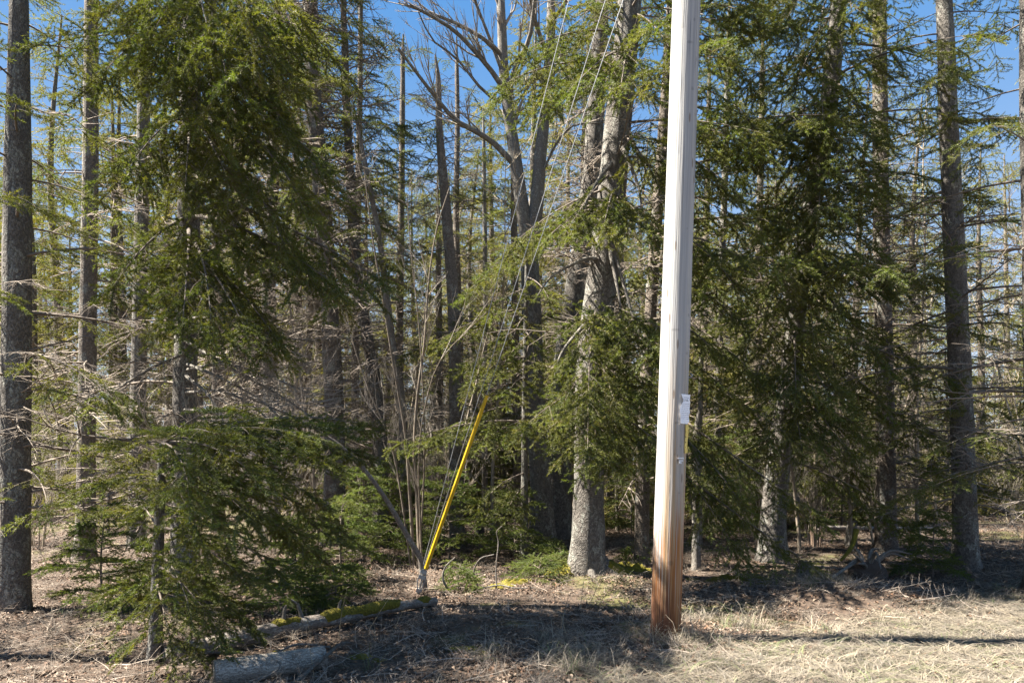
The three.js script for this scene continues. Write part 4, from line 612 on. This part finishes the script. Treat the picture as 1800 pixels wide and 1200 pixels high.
// fallen logs
function logAlong(name, label, pts, r0, r1, mat, seed, o = {}) {
  const c = new THREE.CatmullRomCurve3(pts), N = o.N || 40, P = c.getSpacedPoints(N), g = thing(name, P[0].clone().setY(groundH(P[0].x, P[0].z)), label, 'log', o.group);
  const body = part(g, 'log_body', new GB().tube(P, P.map((_, i) => lerp(r0, r1, i / N)), 20, { tile: 0.4, capA: true, capB: true, shape: (a, l, p) => 1 + 0.10 * (vnoise(a * 1.5, l * 3, seed) - 0.5) + 0.05 * (vnoise(a * 6, l * 14, seed + 1) - 0.5) }).geo(), mat, g);
  return [g, body, P];
}
{
  const q = (px, D, lift) => { const x = (px - CX) / F * D; return onGround(x, D, lift); };
  const [g, body, P] = logAlong('mossy_log', 'long fallen log with yellow-green moss lying before the young spruce', [q(290, 5.55, 0.05), q(400, 5.95, 0.09), q(520, 6.5, 0.10), q(620, 7.0, 0.10), q(700, 7.5, 0.08), q(765, 7.95, 0.05)], 0.085, 0.045, M.greyBark, 3);
  for (const [i0, i1, n] of [[12, 17, 0.85], [19, 33, 1.1], [36, 39, 1]]) { const S2 = P.slice(i0, i1 + 1).map(p => p.clone().add(V(0, 0.030, 0.006))); part(g, 'moss', new GB().tube(S2, S2.map((_, i) => lerp(0.085, 0.045, (i0 + i) / 40) * 0.96 * n * (i === 0 || i === S2.length - 1 ? 0.35 : 1)), 26, { tile: 0.15, shape: (a, l, p) => 0.62 + 0.50 * vnoise(p.x * 9 + a * 1.3, p.z * 9, 7) + 0.22 * vnoise(p.x * 40 + a * 5, p.z * 40, 8) }).geo(), mossMat(), g); }
  for (const [f, len, a] of [[14, 0.10, 0.2], [17, 0.12, -0.5], [22, 0.07, 0.3]]) { const p = P[f]; part(g, 'branch_stub', new GB().tube([p, p.clone().add(V(a * len, 0.11 + len * 0.7, 0.01)), p.clone().add(V(a * len * 2, 0.12 + len, 0.02))], [0.022, 0.016, 0.008], 7, { capB: true }).geo(), M.paleBark, g); }
  const cutM = stdm({ ...barkMaps(161, 16, 3, [0.33, 0.30, 0.255], [0.10, 0.082, 0.066], [0.36, 0.335, 0.29], 0.1), bumpScale: 0.005 });
  const [g2, b2, P2] = logAlong('cut_log', 'bleached barkless cut log lying in the lower left corner', [q(375, 5.0, 0.08), q(470, 5.2, 0.095), q(568, 5.45, 0.09)], 0.10, 0.09, cutM, 8, { N: 18 });
  const e = P2[18], d = P2[18].clone().sub(P2[16]).normalize(), face = new THREE.CircleGeometry(0.084, 20); face.lookAt(d); face.translate(e.x + d.x * 0.003, e.y, e.z + d.z * 0.003); part(g2, 'cut_end', face, stdm({ color: new THREE.Color(0.40, 0.33, 0.22) }), g2);
  const st = (name, label, pts, r0, r1, mat) => { const c = new THREE.CatmullRomCurve3(pts).getPoints(22), r = rngOf(pts.length * 7 + Math.round(pts[0].x * 100)); const w = new GB().tube(c, c.map((p, i) => lerp(r0, r1, i / 22)), 7, { tile: 0.2, shape: (a, l) => 1 + 0.25 * (vnoise(a, l * 12, 4) - 0.5) }); single(name, w.geo(), mat, c[0].clone(), label, 'branch'); };
  st('fallen_branch', 'lichen-spotted branch lying across the bleached log', [q(395, 5.3, 0.05), q(470, 5.35, 0.12), q(520, 5.55, 0.17), q(580, 5.7, 0.10)], 0.011, 0.008, M.paleBark);
  st('fallen_branch', 'dark branch propped on the end of the bleached log', [q(520, 5.0, 0.03), q(560, 5.2, 0.12), q(600, 5.7, 0.13), q(618, 6.0, 0.05)], 0.018, 0.011, M.darkBark);
  st('fallen_branch', 'thin curved branch in front of the bleached log', [q(440, 4.9, 0.04), q(490, 5.0, 0.13), q(475, 5.3, 0.15)], 0.008, 0.005, M.paleBark);
  st('fallen_branch', 'grey branch on the ground left of the bleached log', [q(300, 5.9, 0.05), q(360, 5.7, 0.06), q(430, 5.75, 0.05)], 0.014, 0.008, M.greyBark);
  st('arched_branch', 'pale arched dead branch beside the seedling under the guard', [q(792, 8.75, 0.0), q(779, 8.72, 0.16), q(782, 8.7, 0.32), q(800, 8.7, 0.46)], 0.017, 0.008, M.paleBark);
  st('arched_branch', 'brown hooped vine right of the arched dead branch', [q(842, 8.85, 0.0), q(833, 8.85, 0.25), q(845, 8.8, 0.42), q(868, 8.8, 0.47)], 0.012, 0.008, M.greyBark);
  st('arched_branch', 'thin crooked stick standing amid the leaf litter', [q(873, 8.9, 0.0), q(872, 8.95, 0.3), q(876, 9, 0.62), q(873, 9.0, 0.75), q(882, 9, 0.82)], 0.010, 0.006, M.greyBark);
  st('fallen_branch', 'pale stick lying before the thick spruce', [q(846, 8.85, 0.03), q(880, 8.9, 0.06), q(905, 8.75, 0.04), q(942, 8.75, 0.02)], 0.012, 0.006, M.paleBark);
  st('fallen_branch', 'white lichen-covered branch running up to the root plate', [q(1400, 8.8, 0.0), q(1450, 9.0, 0.05), q(1480, 9.3, 0.18), q(1512, 9.6, 0.30)], 0.022, 0.020, M.paleBark);
  st('fallen_branch', 'long grey branch lying between the right-hand trunk and the root plate', [q(1352, 9.5, 0.25), q(1420, 9.6, 0.20), q(1480, 9.7, 0.15)], 0.012, 0.009, M.greyBark);
  st('fallen_log', 'grey fallen pole in the sunny litter at right', [q(1440, 14, 0.16), q(1500, 14.2, 0.12), q(1640, 14.5, 0.05)], 0.05, 0.04, M.greyBark);
  // stumps
  const stump = (label, px, D, R, H, mat, seed) => { const b = q(px, D, 0), tr = smoothPath([b.clone().add(V(0, -0.05, 0)), b.clone().add(V(0.01, H * 0.5, 0)), b.clone().add(V(0.03, H, 0))], [R * 1.3, R, R * 0.9]); single('tree_stump', new GB().tube(tr.P, tr.R, 16, { tile: 0.3, capB: true, shape: (a, l, p) => 1 + 0.25 * (vnoise(a * 2.5, p.y * 3, seed) - 0.5) }).geo(), mat, b, label, 'stump'); };
  stump('small dark rotten stump right of the leaning spruce', 1412, 9.6, 0.09, 0.26, M.darkBark, 4);
  stump('pale rounded stump top by the right edge', 1496, 12.6, 0.09, 0.48, M.paleBark, 6);
  stump('grey rotten stump in the sunlit litter beyond the yellow guard', 868, 14.5, 0.18, 0.35, M.greyBark, 8);
  stump('dark upright stub behind the yellow guard', 843, 13.5, 0.08, 0.6, M.darkBark, 9);
  { // root plate at the right edge
    const b = q(1525, 9.7, 0), g3 = thing('root_plate', b, 'dark upturned root plate at the right edge with a mossy root', 'root plate');
    const geo = new THREE.IcosahedronGeometry(0.24, 5), p = geo.attributes.position; for (let i = 0; i < p.count; i++) { const x = p.getX(i), y = p.getY(i), z = p.getZ(i), n = 0.72 + 0.6 * fbm(x * 6 + 9, y * 6 + z * 5, 3, 4); p.setXYZ(i, b.x + x * n * 1.1, b.y + 0.10 + y * n * 0.75, b.z + z * n * 0.7); } geo.computeVertexNormals(); part(g3, 'soil', geo, stdm({ color: new THREE.Color(0.06, 0.042, 0.032) }), g3);
    const r = rngOf(45); for (let k = 0; k < 9; k++) { const a = r() * 6.28, P3 = [b.clone().add(V(0, 0.12, 0)), b.clone().add(V(Math.cos(a) * 0.3, 0.22 + 0.2 * r(), Math.sin(a) * 0.25)), b.clone().add(V(Math.cos(a) * 0.6, 0.15 + 0.4 * r() - 0.1, Math.sin(a) * 0.4))], c = new THREE.CatmullRomCurve3(P3).getPoints(8); part(g3, 'root', new GB().tube(c, c.map((_, i) => 0.04 - 0.033 * i / 8), 7).geo(), M.greyBark, g3); }
    const P4 = [W(1478, 985, 9.4), W(1490, 972, 9.4), W(1500, 955, 9.45), W(1506, 930, 9.5)], c4 = new THREE.CatmullRomCurve3(P4).getPoints(10); part(g3, 'mossy_root', new GB().tube(c4, c4.map((_, i) => 0.018 + 0.002 * i), 10).geo(), mossMat(), g3).userData.label = 'root with bright yellow-green moss';
  }
  // moss cushions on the floor
  const mg = [], r = rngOf(46);
  for (const [px, py, rx, rz, h] of [[880, 1032, 0.20, 0.12, 0.05], [815, 1140, 0.16, 0.08, 0.03], [845, 1148, 0.10, 0.06, 0.03], [860, 1133, 0.10, 0.05, 0.03], [1282, 1022, 0.34, 0.12, 0.06], [1330, 1020, 0.22, 0.10, 0.05], [632, 1155, 0.10, 0.06, 0.03], [665, 1160, 0.07, 0.05, 0.02], [490, 1152, 0.12, 0.07, 0.05], [1128, 1042, 0.06, 0.05, 0.02], [1215, 1020, 0.10, 0.06, 0.03], [990, 1020, 0.26, 0.14, 0.12], [1105, 1012, 0.34, 0.12, 0.12], [905, 1026, 0.25, 0.1, 0.06], [930, 920, 0.28, 0.2, 0.10], [1345, 1032, 0.12, 0.06, 0.04], [700, 1062, 0.3, 0.08, 0.05]]) {
    const D = 2352 / (py - 772) > 9 ? 2352 / (py - 772) : F * EYE / (py - HY), x = (px - CX) / F * D, s = new THREE.SphereGeometry(1, 28, 14, 0, 6.2832, 0, Math.PI / 2), p = s.attributes.position;
    for (let i = 0; i < p.count; i++) { const a = p.getX(i), b = p.getY(i), c = p.getZ(i), an = Math.atan2(c, a), k = 0.7 + 0.6 * vnoise(Math.cos(an) * 2 + px, Math.sin(an) * 2, 3) , X = x + a * rx * k, Z = -D + c * rz * k; p.setXYZ(i, X, groundH(X, Z) - 0.004 + b * h * (0.5 + 1.0 * vnoise(X * 22, Z * 22, 5)), Z); }
    s.computeVertexNormals(); mg.push(s);
  }
  const mo = shade(new THREE.Mesh(mergeGeometries(mg), mossMat())); mo.name = 'moss'; scene.add(mo); tag(mo, 'yellow-green moss cushions dotted over the litter', 'moss', null, 'stuff');
}
// dry stalks standing round the pole and before the log
{
  const r = rngOf(47), sm = stdm({ color: new THREE.Color(0.30, 0.24, 0.155) });
  for (const [x0, y0, x1, y1, D] of [[1213, 1118, 1188, 1045, 6.25], [1272, 1108, 1250, 1072, 6.5], [1150, 1128, 1142, 1060, 6.1], [1175, 1130, 1142, 1085, 6.1], [1108, 1100, 1114, 1060, 6.6], [1140, 1130, 1100, 1070, 6.0], [1315, 1110, 1310, 1035, 6.3], [980, 1080, 968, 1020, 7.4], [985, 1110, 1006, 1035, 6.8], [1000, 1140, 975, 1060, 6.2], [595, 1140, 612, 1050, 6.4], [555, 1170, 540, 1090, 5.9], [645, 1120, 705, 1030, 6.7], [440, 1195, 436, 1140, 5.1], [552, 1190, 545, 1120, 5.2], [690, 1110, 720, 1050, 6.7], [1035, 1070, 1065, 985, 7.8], [1020, 1080, 1034, 980, 7.7], [1405, 1080, 1398, 1020, 7.3]]) {
    const b = W(x0, y0, D); b.y = groundH(b.x, b.z) - 0.01; const t = b.clone().add(V((x1 - x0) / F * D, (y0 - y1) / F * D, 0.05)), m = b.clone().lerp(t, 0.55).add(V((r() - 0.5) * 0.03, 0.01, 0)), c = new THREE.CatmullRomCurve3([b, m, t]).getPoints(8);
    single('dry_stalk', new GB().tube(c, c.map((_, i) => 0.0032 - 0.0018 * i / 8), 4).geo(), sm, b, 'thin dry stalk standing up from the grass and litter', 'stalk', 'dry stalks near the verge');
  }
}

// ------------------------------------------------------------------ the inner wood
{
  const r = rngOf(8100), protos = [];
  const kinds = [[9, 2.6, 1.9], [11, 3.6, 2.2], [13, 4.6, 2.4], [10, 1.6, 2.3], [12, 5.5, 2.0]];
  kinds.forEach(([H, c0, R], k) => {
    const g = new THREE.Group(); const tr = smoothPath([V(0, -0.15, 0), V(0.1 * (r() - 0.5), H * 0.35, 0.1), V(0.3 * (r() - 0.5), H * 0.7, 0), V(0.2, H, 0)], [0.15, 0.11, 0.07, 0.02]);
    part(g, 'trunk', trunkGeo(tr, 80 + k, { segs: 9 }), [M.spruceBark, M.darkBark, M.greyBark][k % 3], g); deadOn(g, tr, 820 + k, 34, 0.7, c0 + 2.5, 1.2);
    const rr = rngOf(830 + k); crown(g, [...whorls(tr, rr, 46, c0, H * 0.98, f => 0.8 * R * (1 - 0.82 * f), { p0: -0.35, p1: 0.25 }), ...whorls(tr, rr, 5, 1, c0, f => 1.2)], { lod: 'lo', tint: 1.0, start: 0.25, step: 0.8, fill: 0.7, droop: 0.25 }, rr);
    protos.push([g, H]);
  });
  const spots = [[760, 22], [862, 22], [680, 24], [832, 20], [935, 19], [640, 21], [560, 23], [1210, 21], [1395, 19], [1450, 21], [1180, 24], [1020, 19], [1500, 18], [600, 27], [790, 27], [740, 30], [880, 28], [950, 25], [1100, 22]].map(([px, D]) => [(px - CX) / F * D, D, px]);
  for (let i = 0; i < 1500 && spots.length < 52; i++) {
    const D = 17.5 + 19 * r(), x = (r() * 2 - 1) * (0.80 * D + 2), px = CX + x / D * F; if (spots.some(s => Math.hypot(s[0] - x, s[1] - D) < 1.5)) continue; if (px < 540 && D < 42 && r() < 0.9) continue;
    spots.push([x, D, px]);
  }
  for (const [px, D] of [[60, 20], [112, 23], [205, 21], [292, 24], [355, 20.5], [428, 23], [505, 25], [10, 25], [255, 27], [465, 20]]) spots.push([(px - CX) / F * D, D, px, 1.28]);
  for (let i = 0, n = 0; i < 900 && n < 46; i++) { const D = 31 + 14 * r(), x = (r() * 2 - 1) * (0.8 * D + 2), px = CX + x / D * F; if (spots.some(q => Math.hypot(q[0] - x, q[1] - D) < 1.8)) continue; spots.push([x, D, px, 1.25]); n++; }
  const first = new Set();
  for (const [x, D, px, big] of spots) {
    const k = Math.floor(r() * 5), [p, H] = protos[k]; let s = (big || 1) * (0.85 + 0.35 * r());
    if (px > 690 && px < 850) s = Math.min(s, (1.6 + 0.50 * D) / H);
    const c = first.has(k) ? p.clone() : p; first.add(k); c.name = numbered('wood_spruce'); c.position.copy(onGround(x, D)); c.rotation.set((r() - 0.5) * 0.1, r() * 6.28, (r() - 0.5) * 0.1); c.scale.setScalar(s); scene.add(c);
    tag(c, D < 27 ? 'slender spruce of the sunlit inner wood, seen between the nearer trunks' : 'spruce deep in the wood, only glimpsed between the other trees', 'tree', D < 27 ? 'spruces of the inner wood' : 'spruces deep in the wood');
  }
  const kid = new THREE.Group(), ktr = smoothPath([V(0, -0.1, 0), V(0.04, 1.6, 0.02), V(0, 3.4, 0)], [0.05, 0.035, 0.01]);
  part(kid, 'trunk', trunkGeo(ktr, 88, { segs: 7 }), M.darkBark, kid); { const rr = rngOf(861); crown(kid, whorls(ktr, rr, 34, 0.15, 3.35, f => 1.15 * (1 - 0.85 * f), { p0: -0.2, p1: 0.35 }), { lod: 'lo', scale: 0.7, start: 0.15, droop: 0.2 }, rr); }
  const ks = [];
  for (let i = 0; i < 900 && ks.length < 84; i++) {
    const D = 14.5 + 26 * r(), x = (r() * 2 - 1) * (0.8 * D + 1); if (ks.some(q => Math.hypot(q[0] - x, q[1] - D) < 1.6) || (CX + x / D * F < 480 && r() < 0.6)) continue; ks.push([x, D]);
    const c = ks.length > 1 ? kid.clone() : kid; c.name = numbered('young_wood_spruce'); c.position.copy(onGround(x, D)); c.rotation.y = r() * 6.28; c.scale.setScalar(0.5 + 0.9 * r()); scene.add(c); tag(c, 'young spruce green to the ground in the undergrowth of the inner wood', 'tree', 'young spruces of the undergrowth');
  }
  // far tree line closing the horizon
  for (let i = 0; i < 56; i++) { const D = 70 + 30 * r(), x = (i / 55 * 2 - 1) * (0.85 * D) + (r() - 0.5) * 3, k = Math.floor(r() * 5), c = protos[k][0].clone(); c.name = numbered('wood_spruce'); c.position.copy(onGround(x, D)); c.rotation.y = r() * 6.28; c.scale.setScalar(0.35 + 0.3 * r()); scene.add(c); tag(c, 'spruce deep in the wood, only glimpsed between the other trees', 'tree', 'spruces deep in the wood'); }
}
// tell the many alike trees and shrubs apart by the gap they show in and their distance
{
  const marks = [[-9999, 'the left border'], [25, 'the farthest left spruce'], [240, 'the grey left trunk'], [330, 'the near left spruce'], [476, 'the sunlit-edged trunk'], [584, 'the straight dark trunk'], [655, 'the rough brown trunk'], [722, 'the bare clump'], [797, 'the broken snag'], [940, 'the forked hardwood'], [1037, 'the thick grey spruce'], [1182, 'the pole'], [1265, 'the slim right spruce'], [1385, 'the right-hand spruce'], [1555, 'the right-edge spruce'], [1690, 'the far-right leaning spruce'], [9999, 'the right border']];
  const kinds = { wood_spruce: 'tall spruce', young_wood_spruce: 'young spruce', bare_shrub: 'bare shrub', bare_sapling: 'bare sapling' }, ord = ['nearest', 'second nearest', 'third nearest', 'fourth nearest', 'fifth nearest', 'sixth nearest', 'seventh nearest', 'eighth nearest', 'ninth nearest', 'tenth nearest', 'eleventh nearest', 'twelfth nearest', 'thirteenth nearest', 'fourteenth nearest', 'fifteenth nearest', 'sixteenth nearest', 'seventeenth nearest', 'eighteenth nearest', 'nineteenth nearest', 'twentieth nearest'], gaps = {};
  for (const o of scene.children) {
    const k = o.name.replace(/_\d+$/, ''); if (!kinds[k]) continue;
    const D = -o.position.z, px = CX + o.position.x / D * F, i = marks.findIndex((m, n) => n && px < m[0]), key = k + '|' + i; (gaps[key] = gaps[key] || []).push([D, o, k, i]);
  }
  for (const list of Object.values(gaps)) list.sort((a, b) => a[0] - b[0]).forEach(([, o, k, i], n) => { if (ord[n]) o.userData.label = `${ord[n]} ${kinds[k]} between ${marks[i - 1][1]} and ${marks[i][1]}`; });
}
renderer.render(scene, camera);
